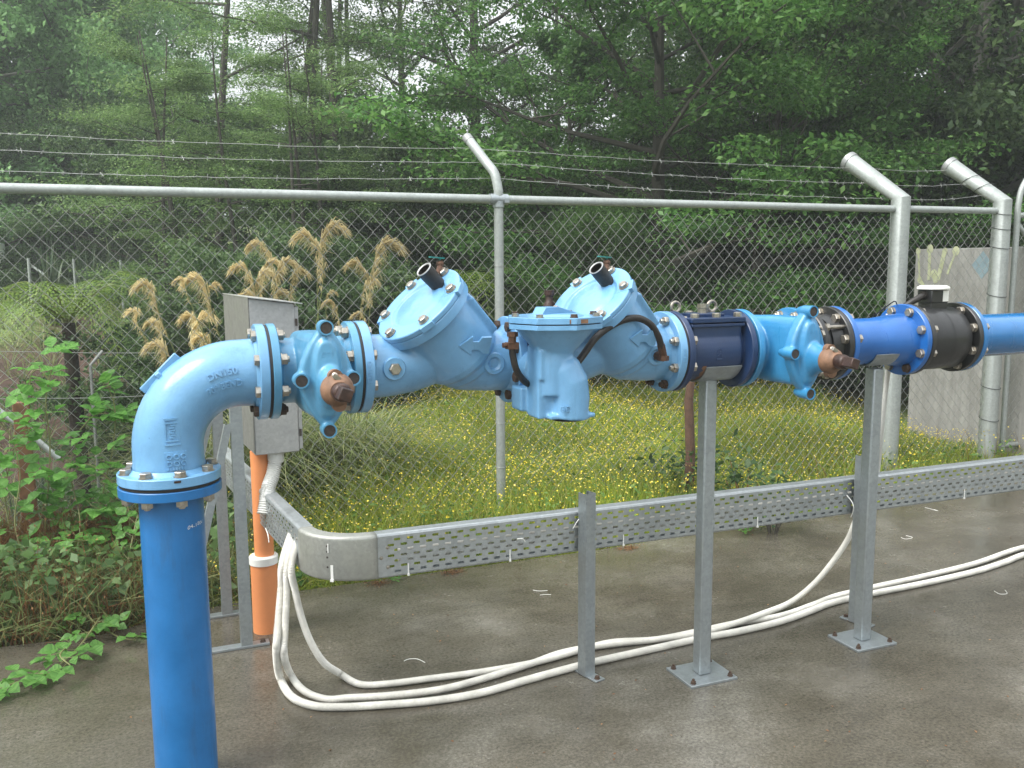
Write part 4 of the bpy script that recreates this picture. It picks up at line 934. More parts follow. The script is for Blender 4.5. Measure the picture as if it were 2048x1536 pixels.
# concrete wall
wl = thing('concrete_wall', (7.1,3.2,0), 'stained grey concrete wall with faded graffiti beyond the gate', 'wall')
wa = onz(1813,862,0); wb = onz(2048,922,0); wd = (wb-wa).normalized(); wb2 = wb+wd*.6; wn = Vector((wd.y,-wd.x,0))
if wn.dot(CAM-wa) < 0: wn = -wn
m = MB(); nb = -wn
R_ = Matrix((wd, wn, Vector((0,0,1)))).transposed(); Lw = (wb2-wa).length; zt = 1.665
m.box((wa+wb2)/2-wn*.075+Vector((0,0,(zt-.2)/2)), (Lw,.15,zt+.2), R_); part('wall_panel', m, wallmat(), wl, bevel=.006)
graf = simple('faded_graffiti', (.40,.42,.27), .8, 0, .25, 12, 0); grafb = simple('faded_blue_graffiti', (.22,.30,.34), .8, 0, .2, 12, 0)
def wp(px_, py_): v = ray(px_, py_); return CAM+v*((wa-CAM).dot(wn)/v.dot(wn))
m = MB(); ud = wd
for i, (x0, y0, x1, y1) in enumerate(((1837,502,1840,565), (1860,498,1858,560), (1890,502,1876,560), (1912,502,1895,548), (1840,560,1850,575), (1868,548,1872,566))):
    a = wp(x0, y0); b = wp(x1, y1); c0 = (a+b)/2+wn*.002; d = (b-a).normalized(); sd = wn.cross(d)
    m.box(c0, ((b-a).length, .022+.012*(i%3), .002), Matrix((d, sd, wn)).transposed()); m.lathe([(.03+.012*(i%2),0),(.03,.0025)], a+wn*.001, wn, 10)
part('graffiti', m, graf, wl)
m = MB(); c0 = wp(1965,530)+wn*.0015; m.box(c0, (.16,.16,.002), R_ @ Matrix.Rotation(rad(90),3,'X') @ Matrix.Rotation(rad(45),3,'Z')); part('graffiti', m, grafb, wl)

# ------------------------------------------------------------------ vegetation
def norm(v): return v/np.maximum(1e-9, np.linalg.norm(v, axis=-1, keepdims=True))
def leaf_quads(c, nrm, L_, asp, R, tipdir=None):
    """rhombic leaves: centre c, normal nrm, length L_, width L_*asp"""
    n = len(c); a = R.normal(size=(n,3)) if tipdir is None else tipdir+R.normal(size=(n,3))*.35
    a = norm(a-nrm*(a*nrm).sum(1)[:,None]); b = np.cross(nrm, a); L_ = np.broadcast_to(L_, (n,))[:,None]
    f = nrm*L_*.06
    return np.stack([c-a*L_*.5, c+b*L_*asp*.5+f, c+a*L_*.5-f, c-b*L_*asp*.5+f], 1)
def blades(base, tip_off, w_, R, bend=.25):
    """two-segment blades (pairs of quads) from base towards base+tip_off"""
    n = len(base); up = np.array([0,0,1.]); mid = base+tip_off*.55+up*np.linalg.norm(tip_off, axis=1)[:,None]*bend*.5
    tip = base+tip_off; sd = norm(np.cross(tip_off, R.normal(size=(n,3)))); w_ = np.broadcast_to(w_, (n,))[:,None]
    q1 = np.stack([base-sd*w_*.5, base+sd*w_*.5, mid+sd*w_*.4, mid-sd*w_*.4], 1)
    q2 = np.stack([mid-sd*w_*.4, mid+sd*w_*.4, tip+sd*w_*.04, tip-sd*w_*.04], 1)
    return np.concatenate([q1, q2])
def make_tree(seed, H, base, Rc, nl, trunk_r, nleaf, lsize, asp, flat=.5, rc=.38, sub=5, up=.35, droop=0.0, lean=.04, trunks=1, prof=None, leafup=.6):
    """returns (trunk MB, leaf quads). base = crown start fraction; Rc = crown radius"""
    R = np.random.default_rng(seed); m = MB(); cl = []
    prof = prof or (lambda t: math.sin(PI*min(1, .18+.82*t))**.6)
    for tk in range(trunks):
        off = np.array([R.normal()*.35*(trunks > 1), R.normal()*.35*(trunks > 1), 0]); P = []; x = off.copy(); ph = R.uniform(0, 6, 2)
        ldir = R.normal(size=2)*lean*(1+.8*(trunks > 1))
        for i in range(11):
            t = i/10; P.append(Vector((off[0]+ldir[0]*t*H+.06*H*.2*math.sin(ph[0]+t*5), off[1]+ldir[1]*t*H+.06*H*.2*math.sin(ph[1]+t*4), t*H-.3)))
        hr = 1 if trunks == 1 else R.uniform(.85, 1)
        m.tube(P, [trunk_r*(1-.85*i/10)*(1.35 if i == 0 else 1) for i in range(11)], 8)
        for k in range(int(nl/trunks)):
            t = base+(1-base)*(k+R.uniform(0,1))/int(nl/trunks)*.97; i0 = min(9, int(t*10)); f = t*10-i0; p0 = P[i0].lerp(P[i0+1], f)
            az = k*2.4+R.uniform(-.5,.5)+tk*1.3; tt = (t-base)/(1-base); ln = Rc*prof(tt)*R.uniform(.7,1.15)
            el = up*(.3+1.1*tt)+R.uniform(-.15,.2); d = Vector((math.cos(az)*math.cos(el), math.sin(az)*math.cos(el), math.sin(el))); pts = [p0]; q = p0.copy()
            for s_ in range(5):
                d = (d+Vector((R.normal()*.13, R.normal()*.13, R.normal()*.09-droop*.1))).normalized(); q = q+d*ln/5; pts.append(q.copy())
            r0 = trunk_r*(1-.85*t)*.55; m.tube(pts, [r0*(1-.8*j/5) for j in range(6)], 5, False)
            for s_ in range(sub):
                u_ = .3+.7*(s_+R.uniform(0,1))/sub; j = min(4, int(u_*5)); b0 = pts[j].lerp(pts[j+1], u_*5-j); d2 = (d+Vector((R.normal()*.8, R.normal()*.8, R.normal()*.35+.1))).normalized(); l2 = ln*.38*R.uniform(.6,1.2)
                b1 = b0+d2*l2; m.tube([b0, b0.lerp(b1,.5)+Vector((0,0,.03)), b1], [r0*.3, r0*.2, r0*.08], 4, False)
                cl.append((b1, 1.0)); cl.append((b0.lerp(b1,.55), .8))
            cl.append((pts[-1], 1.0))
    cc = np.array([tuple(c[0]) for c in cl]); sc = np.array([c[1] for c in cl]); per = max(4, nleaf//len(cc))
    idx = np.repeat(np.arange(len(cc)), per); R2 = np.random.default_rng(seed+99)
    g = R2.normal(size=(len(idx),3)); g = g/np.maximum(.6, np.linalg.norm(g, axis=1)[:,None])*R2.uniform(0,1,(len(idx),1))**.45
    csz = R2.uniform(.65, 1.3, len(cc))*sc
    pos = cc[idx]+g*np.array([rc,rc,rc*flat])*csz[idx][:,None]
    nr = norm(R2.normal(size=(len(idx),3))*(1-leafup)+np.array([0,0,1.])*leafup+g*.35); sz = lsize*R2.uniform(.6,1.3,len(idx))
    return m, leaf_quads(pos, nr, sz, asp, R2)
PROTO = {}
def proto(key, leafmat, barkmat=bark, **k):
    m, q = make_tree(**k); PROTO[key] = (m.mesh(key+'_trunk'), quads_mesh(key+'_crown', q)); PROTO[key][0].materials.append(barkmat); PROTO[key][1].materials.append(leafmat)
proto('gum', lf_dark, bark, seed=1, H=11, base=.14, Rc=2.6, nl=40, trunk_r=.15, nleaf=30000, lsize=.085, asp=.42, flat=.8, rc=.36, sub=6, up=.55, leafup=.25)
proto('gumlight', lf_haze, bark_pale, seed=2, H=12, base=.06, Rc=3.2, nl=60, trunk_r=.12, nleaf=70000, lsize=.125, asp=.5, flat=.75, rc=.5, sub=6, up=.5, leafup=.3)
proto('pad', lf_pad, bark, seed=3, H=10, base=.03, Rc=3.0, nl=54, trunk_r=.095, nleaf=66000, lsize=.075, asp=.35, flat=.24, rc=.62, sub=6, up=.12, leafup=.72, trunks=4, prof=lambda t: (1-t*.55)*(.7+.3*math.sin(7*t)**2))
proto('broad', lf_bright, bark, seed=4, H=6.4, base=.16, Rc=3.0, nl=34, trunk_r=.13, nleaf=82000, lsize=.072, asp=.52, flat=.38, rc=.46, sub=6, up=.45, leafup=.6)
proto('dusk', lf_dark, bark_pale, seed=5, H=10, base=.06, Rc=3.2, nl=56, trunk_r=.13, nleaf=66000, lsize=.10, asp=.45, flat=.7, rc=.5, sub=6, up=.4, leafup=.35, trunks=2)
proto('bush', lf_dark, bark, seed=6, H=2.4, base=.04, Rc=1.5, nl=26, trunk_r=.05, nleaf=34000, lsize=.052, asp=.45, flat=.45, rc=.23, sub=5, up=.45, leafup=.5)
proto('greenbush', lf_bright, bark, seed=8, H=2.2, base=.04, Rc=1.4, nl=24, trunk_r=.05, nleaf=24000, lsize=.058, asp=.55, flat=.4, rc=.24, sub=5, up=.45, leafup=.6)
proto('feather', lf_light, bark, seed=9, H=2.3, base=.12, Rc=.95, nl=26, trunk_r=.035, nleaf=30000, lsize=.06, asp=.16, flat=.7, rc=.26, sub=5, up=.6, leafup=.2)
def gz(x, y): return float(ground_h(x, y))
def put(key, name, px, dist, s_, rot, label, cat, group=None, sz=None, dz=0):
    x, y = at(px, dist); t = thing(name, (x, y, gz(x, y)+dz), label, cat, group); t.rotation_euler = (0,0,rot); t.scale = (s_, s_, sz or s_)
    for nm, me in zip(('trunk', 'crown') if 'tree' in name else ('stems', 'foliage'), PROTO[key]):
        o = bpy.data.objects.new(nm, me); C.objects.link(o); o.parent = t
    return t
TREES = [
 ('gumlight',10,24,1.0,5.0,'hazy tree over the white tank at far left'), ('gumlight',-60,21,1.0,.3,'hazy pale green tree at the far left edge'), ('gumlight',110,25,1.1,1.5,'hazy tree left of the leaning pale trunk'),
 ('gumlight',235,22,.82,2.6,'hazy tree with thin pale trunk above the left rail'), ('gumlight',350,27,.74,4.0,'hazy tree beneath the sky gap at upper left'),

 ('pad',545,14.5,.92,.4,'olive tree with layered pads of foliage left of the bent fence post'), ('pad',690,17,.95,2.2,'tall olive tree with a group of bare dark trunks'),
 ('pad',430,12,.50,3.6,'low spreading olive tree over the left rail'), ('pad',630,11.5,.46,5.2,'low spreading olive tree behind the golden plumes'),
 ('gum',830,20,.90,1.0,'thin dark gum beside the central sky gap'), ('gum',985,17,.98,2.0,'tall dark gum directly behind the bent fence post'),
 ('gum',1120,21,.80,3.1,'dark gum between bent post and bright broadleaf tree'),

 ('broad',1330,10.8,.98,.6,'bright green broadleaf tree with forking limbs, right of centre'), ('broad',1500,11.2,.72,2.4,'lower bright green broadleaf tree over the fence rail'),
 ('broad',1130,13.0,.75,3.9,'smaller bright green tree just right of the bent fence post'),
 ('dusk',1560,15.5,1.0,.2,'dark dense tree behind the two broadleaf trees'), ('dusk',1730,14,.95,1.7,'dark dense tree above the first thick post'),
 ('dusk',1890,13,1.0,3.0,'dark dense tree above the second thick post'), ('dusk',2060,14,1.0,4.4,'dark dense tree at the right edge'),
 ('dusk',1660,19,1.15,5.1,'farther dark tree between first thick post and broadleaf trees'), ('dusk',1980,19,1.15,.9,'farther dark tree at upper right'), ('dusk',1420,19,1.05,2.9,'farther dark tree above the bright broadleaf crown'),
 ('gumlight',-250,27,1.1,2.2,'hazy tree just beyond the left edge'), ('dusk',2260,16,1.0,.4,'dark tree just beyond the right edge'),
]
for (k, px_, d_, s_, r_, lb) in TREES:
    put(k, 'tree', px_, d_, s_, r_, lb, 'tree', 'trees beyond the fence')
BUSH = [
 ('bush',60,24,1.5,'dark bush at the back of the far lawn, leftmost'), ('bush',230,21,1.4,'dark bush behind the leaning fence stakes'), ('bush',150,26,1.7,'dark bush beneath the hazy trees'), ('bush',330,17,1.35,'dark bush above the dirt bank'),
 ('bush',350,9.2,.95,'dark bush left of the golden plumes'), ('bush',455,10,1.15,'dark bush behind the golden plumes'), ('bush',560,9.4,1.1,'dark bush above the grey cabinet'), ('bush',660,11,1.1,'dark bush behind the tallest plume'),
 ('bush',780,10.5,1.15,'dark bush behind the left tilted cover'), ('bush',890,12,1.1,'dark bush left of the middle fence post'), ('bush',1010,12,1.2,'dark bush behind the middle fence post'),
 ('bush',1290,10.8,1.05,'dark bush behind the right tilted cover'), ('bush',1380,11.5,1.2,'dark bush above the navy strainer'), ('bush',1480,10.5,.9,'dark bush under the lower broadleaf tree'), ('bush',1560,13.5,1.0,'dark bush in the shade right of centre'), ('bush',1690,11.0,1.1,'dark bush beside the first thick post'),
 ('bush',1830,13,1.5,'dark bush showing over the concrete wall'), ('bush',1960,13,1.5,'dark bush behind the concrete wall at right'), ('bush',2100,13,1.5,'dark bush behind the wall, at right edge'),
 ('greenbush',410,8.2,.70,'leafy green bush behind the arching grass clump'), ('greenbush',700,9.6,.75,'leafy green bush between plumes and left cover'), ('greenbush',1090,14,1.2,'leafy green bush beyond the middle post'), ('greenbush',1400,9.8,.70,'leafy green bush above the blue hose loop'), ('greenbush',1650,15,1.1,'leafy green bush in the opening at right'),
 ('bush',980,17,1.6,'dark bush far behind the middle post'), ('bush',1180,16,1.5,'dark bush behind the feathery shrub'), ('bush',760,16,1.6,'dark bush far behind the left cover'), ('bush',560,17,1.6,'dark bush far behind the plumes'), ('bush',1420,17,1.6,'dark bush far behind the strainer'), ('bush',1620,18,1.6,'dark bush far behind the brighter gate valve'),('bush',420,20,1.7,'dark bush far behind the dirt bank'), ('bush',-40,20,1.3,'dark bush at the left end of the far lawn'),
]
for i, (k, px_, d_, s_, lb) in enumerate(BUSH):
    if px_ >= 600 and d_ < 12.4: d_ += 2.2; s_ *= 1.2
    put(k, 'shrub', px_, d_, s_, i*1.7, lb, 'shrub', 'undergrowth beyond the fence')
put('feather', 'shrub', 1180, 10.6, 1.08, .4, 'light green feathery shrub behind the right tilted cover', 'shrub')
put('feather', 'shrub', 1060, 10.9, .62, 1.4, 'small light green feathery shrub left of the bigger one', 'shrub')
put('feather', 'shrub', 980, 11, .5, 2.4, 'small light green feathery shrub behind the middle post', 'shrub')
for (px_, py_, i) in ((1652,392,0),(1702,394,1)):
    x, y = at(px_, 12.5); R = np.random.default_rng(40+i); n = 70; c = np.array([x,y,1.56+(505-py_)*12.5/1801-.02])+R.normal(size=(n,3))*np.array([.05,.05,.10]); me = quads_mesh('pink_flowers', leaf_quads(c, norm(R.normal(size=(n,3))), .06, .6, R)); me.materials.append(pink_leafm)
    mm_ = MB().tube([(x,y,gz(x,y)),(x+.03,y,1.2),(x,y,float(c[:,2].mean()))], [.02,.015,.008], 6); t = thing('flowering_plant', (x,y,gz(x,y)), ['pale pink flower cluster above the rail, left one', 'deeper pink flower cluster above the rail beside first thick post'][i], 'plant'); part('stem', mm_, bark, t); o = link('blossom', me, None, t)

# field of grass, weeds and yellow flowers
def scatter(n, R, rmin, rmax, amin, amax, keep):
    r = np.sqrt(R.uniform(rmin**2, rmax**2, n)); a = R.uniform(amin, amax, n); x = CAM.x+np.sin(a)*r; y = CAM.y+np.cos(a)*r; k = keep(x, y, r, a); return x[k], y[k]
R = np.random.default_rng(11)
EX = np.array([e[0] for e in EDGE]); EY = np.array([e[1] for e in EDGE])
def beyond(x, y): return y > np.interp(x, EX, EY)+.03
wall_n = np.array(tuple(wn)); wall_a = np.array(tuple(wa))
def front_wall(x, y): return ((x-wall_a[0])*wall_n[0]+(y-wall_a[1])*wall_n[1]) > .02
def fieldmask(x, y, r, a): return beyond(x, y) & (front_wall(x, y) | (x < 5.0)) 
def patchy(x, y): return .5+.5*np.sin(x*1.7+1.3*np.sin(y*1.1))*np.cos(y*1.9+.8*np.sin(x*1.4))
x, y = scatter(230000, R, 3.9, 12.5, -.02, 1.03, fieldmask); n = len(x); z = ground_h(x, y)
hgt = (.14+.20*patchy(x, y))*R.uniform(.5,1.3,n)*np.clip((y-np.interp(x, EX, EY))*1.6+.45, .4, 1)
off = np.stack([R.normal(size=n)*.08, R.normal(size=n)*.08, hgt], -1)
me = quads_mesh('field_grass', blades(np.stack([x,y,z],-1), off, .0055, R)); me.materials.append(lf_grass); o = bpy.data.objects.new('field_grass', me); C.objects.link(o); tag(o, 'pale green grass filling the field beyond the fence', 'grass', kind='stuff')
x, y = scatter(70000, R, 3.9, 11.5, -.02, 1.03, fieldmask); n = len(x); z = ground_h(x, y)
c = np.stack([x, y, z+R.uniform(.03,.30,n)*(.5+.7*patchy(x,y))], -1); me = quads_mesh('field_weeds', leaf_quads(c, norm(R.normal(size=(n,3))*.6+np.array([0,0,1])), R.uniform(.02,.05,n), .45, R)); me.materials.append(lf_weed); o = bpy.data.objects.new('field_weeds', me); C.objects.link(o); tag(o, 'small leafy weeds growing among the field grass', 'weeds', kind='stuff')
def flmask(x, y, r, a): return fieldmask(x, y, r, a) & (R.uniform(0,1,len(x)) < .25+.75*patchy(x*1.3+2, y*1.2)) 
x, y = scatter(76000, R, 4.2, 11.5, .0, .98, flmask); n = len(x); z = ground_h(x, y); c = np.stack([x,y,z+R.uniform(.16,.42,n)*(.6+.5*patchy(x,y))],-1); sz = R.uniform(.007,.0145,n)
nn_ = norm(R.normal(size=(n,3))*.5+np.array([0,-.2,1])); q1 = leaf_quads(c, nn_, sz, .9, R); q2 = leaf_quads(c+np.array([0,0,.001]), nn_, sz, .9, R)
me = quads_mesh('yellow_flowers', np.concatenate([q1, q2])); me.materials.append(lf_flower); o = bpy.data.objects.new('yellow_flowers', me); C.objects.link(o); tag(o, 'tiny yellow flowers dotted all over the field', 'flowers', kind='stuff')
# reddish dead stalks along the slab edge
x, y = scatter(9000, R, 3.6, 8.5, -.35, 1.0, lambda x, y, r, a: beyond(x, y) & (y < np.interp(x, EX, EY)+.55+.5*patchy(x*2, y)) & (front_wall(x,y) | (x < 5)) & ((patchy(x*1.7, y+3) > .45) | (x < .3))); n = len(x)
off = np.stack([R.normal(size=n)*.10, R.normal(size=n)*.10, R.uniform(.08,.36,n)], -1)
me = quads_mesh('dead_stalks', blades(np.stack([x,y,ground_h(x,y)],-1), off, .0035, R)); me.materials.append(lf_dead); o = bpy.data.objects.new('dead_stalks', me); C.objects.link(o); tag(o, 'rusty brown dead stalks tangled along the slab edge', 'dead plants', kind='stuff')
x, y = scatter(34000, R, 3.6, 6.5, -.55, .02, lambda x, y, r, a: beyond(x, y) & (y < np.interp(x, EX, EY)+.75)); n = len(x)
off = np.stack([R.normal(size=n)*.12, R.normal(size=n)*.10-.03, R.uniform(.06,.42,n)], -1); bs_ = np.stack([x,y,ground_h(x,y)],-1)
me = quads_mesh('brown_thicket', np.concatenate([blades(bs_, off, .003, R), leaf_quads(bs_+off*R.uniform(.3,1,(n,1)), norm(R.normal(size=(n,3))), .014, .5, R)])); me.materials.append(lf_dead); o = bpy.data.objects.new('brown_thicket', me); C.objects.link(o); tag(o, 'thicket of thin rusty brown stems along the left slab edge', 'dead plants', kind='stuff')
# left undergrowth
x, y = scatter(60000, R, 3.7, 7.0, -.50, .08, lambda x, y, r, a: beyond(x, y) & ((y > np.interp(x, EX, EY)+.45) | (R.uniform(0,1,len(x)) < .55))); n = len(x); z = ground_h(x, y)
c = np.stack([x,y,z+R.uniform(.0,.38,n)*(.5+.9*patchy(x*1.5,y*1.6))],-1); me = quads_mesh('bramble_leaves', leaf_quads(c, norm(R.normal(size=(n,3))*.7+np.array([0,0,1])), R.uniform(.025,.075,n), .6, R)); me.materials.append(lf_mid); o = bpy.data.objects.new('bramble_cover', me); C.objects.link(o); tag(o, 'low green bramble cover behind the fence at the left', 'undergrowth', kind='stuff')
x, y = scatter(30000, R, 3.8, 6.6, -.50, .10, lambda x, y, r, a: beyond(x, y)); n = len(x); z = ground_h(x, y)
off = np.stack([R.normal(size=n)*.16, R.normal(size=n)*.16, R.uniform(.12,.36,n)], -1)
me = quads_mesh('rough_grass', blades(np.stack([x,y,z],-1), off, .006, R)); me.materials.append(lf_reed); o = bpy.data.objects.new('rough_grass', me); C.objects.link(o); tag(o, 'rough tussock grass on the slope behind the left fence', 'grass', kind='stuff')
x, y = scatter(1500, R, 8.5, 15.5, -.5, .12, lambda x, y, r, a: R.uniform(0,1,len(x)) < .35+.65*patchy(x*1.1, y*1.3)); n = len(x)
k8 = np.repeat(np.arange(n), 7); off = np.stack([R.normal(size=len(k8))*.2, R.normal(size=len(k8))*.2, R.uniform(.1,.4,len(k8))], -1)
me = quads_mesh('bank_tufts', blades(np.stack([x,y,ground_h(x,y)],-1)[k8], off, .012, R)); me.materials.append(lf_reed); o = bpy.data.objects.new('bank_tufts', me); C.objects.link(o); tag(o, 'sparse grass tufts on the brown bank at the left', 'grass', kind='stuff')
# flax plants and tussocks
def tussock(px_, dist, hgt, spread, nb, mat, label, w_=.02, name='flax_plant', cat='plant', seed=0, dz=0, group=None):
    R = np.random.default_rng(500+seed); X, Y = at(px_, dist); zz = gz(X, Y)+dz; az = R.uniform(0, 2*PI, nb); sp_ = R.uniform(.15,1,nb)*spread
    P = []; 
    base = np.stack([R.normal(size=nb)*.05, R.normal(size=nb)*.05, np.zeros(nb)], -1); hh = hgt*R.uniform(.6,1.1,nb)*np.sqrt(np.maximum(.1, 1-(sp_/spread)**2*.75)); prev = base; d = np.stack([np.cos(az), np.sin(az), np.zeros(nb)], -1); sd = np.stack([-np.sin(az), np.cos(az), np.zeros(nb)], -1)
    out = []; K = 6
    for i in range(1, K+1):
        t = i/K; cur = base+d*(sp_*t**1.3)[:,None]; cur[:,2] = hh*(1.9*t-1.15*t*t*(sp_/spread+.25)); w0 = w_*(1-((i-1)/K)**2); w1 = w_*(1-t**2)
        out.append(np.stack([prev-sd*w0/2, prev+sd*w0/2, cur+sd*w1/2, cur-sd*w1/2], 1)); prev = cur
    me = quads_mesh(name, np.concatenate(out)); me.materials.append(mat); o = bpy.data.objects.new(name, me); C.objects.link(o); o.location = (X, Y, zz); tag(o, label, cat, group); return o
for i, (px_, d_, h_, s_, lb) in enumerate(((185,16.5,1.0,.9,'flax clump at the far end of the lawn, left of its neighbour'), (235,16,1.0,.9,'flax clump above the brown bank, right of its neighbour'), (110,14.8,.9,.7,'flax clump beside the pale stake with a brace'), (15,9.5,.8,.7,'flax clump at the left edge of the gully'), (60,10.5,.7,.6,'flax clump under the tree fern'), (215,11.5,.6,.6,'flax clump on the brown bank right of the tree fern'))): tussock(px_, d_, h_, s_, 110, lf_flax, lb, .035, seed=i)
# plume grass
ptx, pty = at(500, 5.9); pg = thing('plume_grass', (ptx,pty,gz(ptx,pty)), 'tall arching grass clump with golden drooping plumes behind the cabinet', 'plume grass')
g0 = gz(ptx, pty)
def grass_clump(parent, cx_, cy_, nb, seed, hgt, spread):
    R = np.random.default_rng(seed); az = R.uniform(0,2*PI,nb); sp_ = R.uniform(.1,1,nb)**.8*spread; base = np.stack([cx_+R.normal(size=nb)*.12, cy_+R.normal(size=nb)*.12, np.full(nb, gz(cx_, cy_))], -1)
    d = np.stack([np.cos(az), np.sin(az), np.zeros(nb)], -1); sd = np.stack([-np.sin(az), np.cos(az), np.zeros(nb)], -1); hh = hgt*R.uniform(.55,1.1,nb); prev = base; out = []; K = 7
    for i in range(1, K+1):
        t = i/K; cur = base+d*(sp_*t**1.25)[:,None]; cur[:,2] = base[:,2]+hh*(2.0*t-1.35*t*t); w0 = .009*(1-((i-1)/K)**2)+.001; w1 = .009*(1-t**2)+.001
        out.append(np.stack([prev-sd*w0/2, prev+sd*w0/2, cur+sd*w1/2, cur-sd*w1/2], 1)); prev = cur
    me = quads_mesh('blades', np.concatenate(out)); me.materials.append(lf_reed); return link('blades', me, None, parent)
grass_clump(pg, ptx, pty, 1500, 77, 1.15, 1.25)
t2x, t2y = at(690, 6.3)
o = grass_clump(pg, t2x, t2y, 900, 78, .80, 1.1)
PL = [((285,540),-1,.36), ((262,590),-1,.25), ((300,650),-1,.40), ((360,535),-1,.22), ((385,528),-1,.42), ((372,600),-1,.34), ((300,610),-1,.3), ((330,700),-1,.34), ((395,640),-1,.34), ((420,600),1,.36), ((478,508),-1,.36), ((492,560),-1,.34), ((514,466),-1,.38), ((545,520),1,.34), ((560,500),1,.38), ((588,500),1,.36), ((607,447),-1,.40), ((612,520),1,.30), ((530,585),-1,.3), ((575,560),1,.34), ((686,430),1,.44), ((793,462),1,.50), ((708,503),-1,.34), ((752,538),1,.28), ((655,580),-1,.26), ((672,562),1,.18), ((712,605),-1,.24), ((470,600),-1,.34), ((440,545),1,.2), ((545,470),1,.0)]
for i, ((px_, py_), sg_, ln) in enumerate(PL):
    if ln <= 0: continue
    R = np.random.default_rng(900+i); dist = 5.9+R.uniform(-.35,.35); base_px = 500 if px_ < 640 else 690; bx, by = at(base_px+R.uniform(-45,45), dist); X, Y = at(px_, dist); el = CAM.z+(505-py_)/F_PX*dist*1.0
    tip = Vector((X, Y, el)); b0 = Vector((bx, by, gz(bx, by))); side = RGT*sg_
    # stalk rises, bends over near the tip
    tip = tip+Vector((0,0,.03)); knee = tip-side*ln*.34+Vector((0,0,-ln*.72)); path = smooth_path([b0, b0.lerp(knee,.5)+Vector((0,0,.06))-side*.04, knee, tip-side*ln*.20+Vector((0,0,-ln*.13)), tip+Vector((0,0,-ln*.10))], 8)
    me = MB().tube(path, [.0045*(1-.7*j/(len(path)-1)) for j in range(len(path))], 5).mesh('stalk'); me.materials.append(lf_reed); stk = link('stalk', me, None, pg)
    P = np.array([tuple(p) for p in path]); K = len(P); n = int(185*ln/.34); f = R.uniform(.46, .995, n); ii = np.clip((f*(K-1)).astype(int), 0, K-2); fr = f*(K-1)-ii; bb = P[ii]*(1-fr)[:,None]+P[ii+1]*fr[:,None]
    tg = norm(P[ii+1]-P[ii]); L_ = (.05+.065*np.sin(np.clip((f-.44)/.56, 0, 1)*PI)**.7)*R.uniform(.6,1.2,n)*(ln/.36)
    sdv = np.array(tuple(side)); dr = norm(tg*1.0+R.normal(size=(n,3))*.20+sdv*.30); m1 = bb+dr*(L_*.55)[:,None]; e_ = m1+norm(dr*.6+np.array([0,0,-.95])+R.normal(size=(n,3))*.15)*(L_*.6)[:,None]; s2 = norm(np.cross(dr, R.normal(size=(n,3))))*.0028
    me = quads_mesh('plume', np.concatenate([np.stack([bb-s2*.6, bb+s2*.6, m1+s2, m1-s2],1), np.stack([m1-s2, m1+s2, e_+s2*.3, e_-s2*.3],1)])); me.materials.append(lf_plume); link('plume', me, None, pg)
# tree ferns
def tree_fern(px_, dist, hgt, fl, nf, label, seed, tr=.11, trunk=True):
    R = np.random.default_rng(seed); X, Y = at(px_, dist); zz = gz(X, Y); t = thing('tree_fern', (X,Y,zz), label, 'tree fern'); top = Vector((X,Y,zz+hgt))
    m = MB(); m.tube([(X,Y,zz-.2),(X+.02,Y,zz+hgt*.5),(X,Y,zz+hgt)], [tr*1.3,tr,tr*.8], 12); part('trunk', m, fern_trunk, t)
    for k in range(nf):
        az = 2*PI*k/nf+R.uniform(-.2,.2); L_ = fl*R.uniform(.8,1.1); d = np.array([math.cos(az), math.sin(az), 0]); K = 26; r0 = R.uniform(.3,.55)
        pts = []; 
        for i in range(K+1):
            s_ = i/K; pts.append(np.array(tuple(top))+d*L_*s_*.92+np.array([0,0,L_*(r0*math.sin(s_*2.2)*1.0-.42*s_*s_*s_*1.6)]))
        pts = np.array(pts); tgt = norm(np.diff(pts, axis=0)); sd = norm(np.cross(tgt, np.array([0,0,1.]))); out = []
        for i in range(2, K):
            s_ = i/K; pl = L_*.26*math.sin(PI*min(1,.12+s_*.88))**.8
            for sg_ in (-1,1):
                b0 = pts[i]; dirp = norm(sd[i]*sg_+tgt[i]*.45+np.array([0,0,-.22])); nrm_ = norm(np.cross(dirp, tgt[i]))
                J = 7
                for j in range(J):
                    c_ = b0+dirp*pl*(j+.5)/J+np.array([0,0,-.03*(j/J)**2]); wv = L_/K*.9*(1-.55*j/J); o1 = dirp*pl/J*.42; o2 = tgt[i]*wv*.5
                    out.append(np.array([c_-o1-o2*.4, c_-o1*.1-o2, c_+o1, c_-o1*.1+o2]))
        me = quads_mesh('frond', np.array(out)); me.materials.append(lf_fern); fr = link('frond', me, None, t)
        m = MB(); m.tube([tuple(p) for p in pts[::3]], [.010*(1-.8*i/len(pts[::3])) for i in range(len(pts[::3]))], 5); me2 = m.mesh('rib'); me2.materials.append(lf_reed); link('rib', me2, None, fr)
tree_fern(138, 9.0, 2.62, 1.15, 11, 'tree fern with arching fronds on a dark trunk, in the gully at left', 21, .07)
tree_fern(925, 10.5, 1.30, 1.0, 12, 'tree fern with upright fronds behind the left tilted cover', 22, .08)
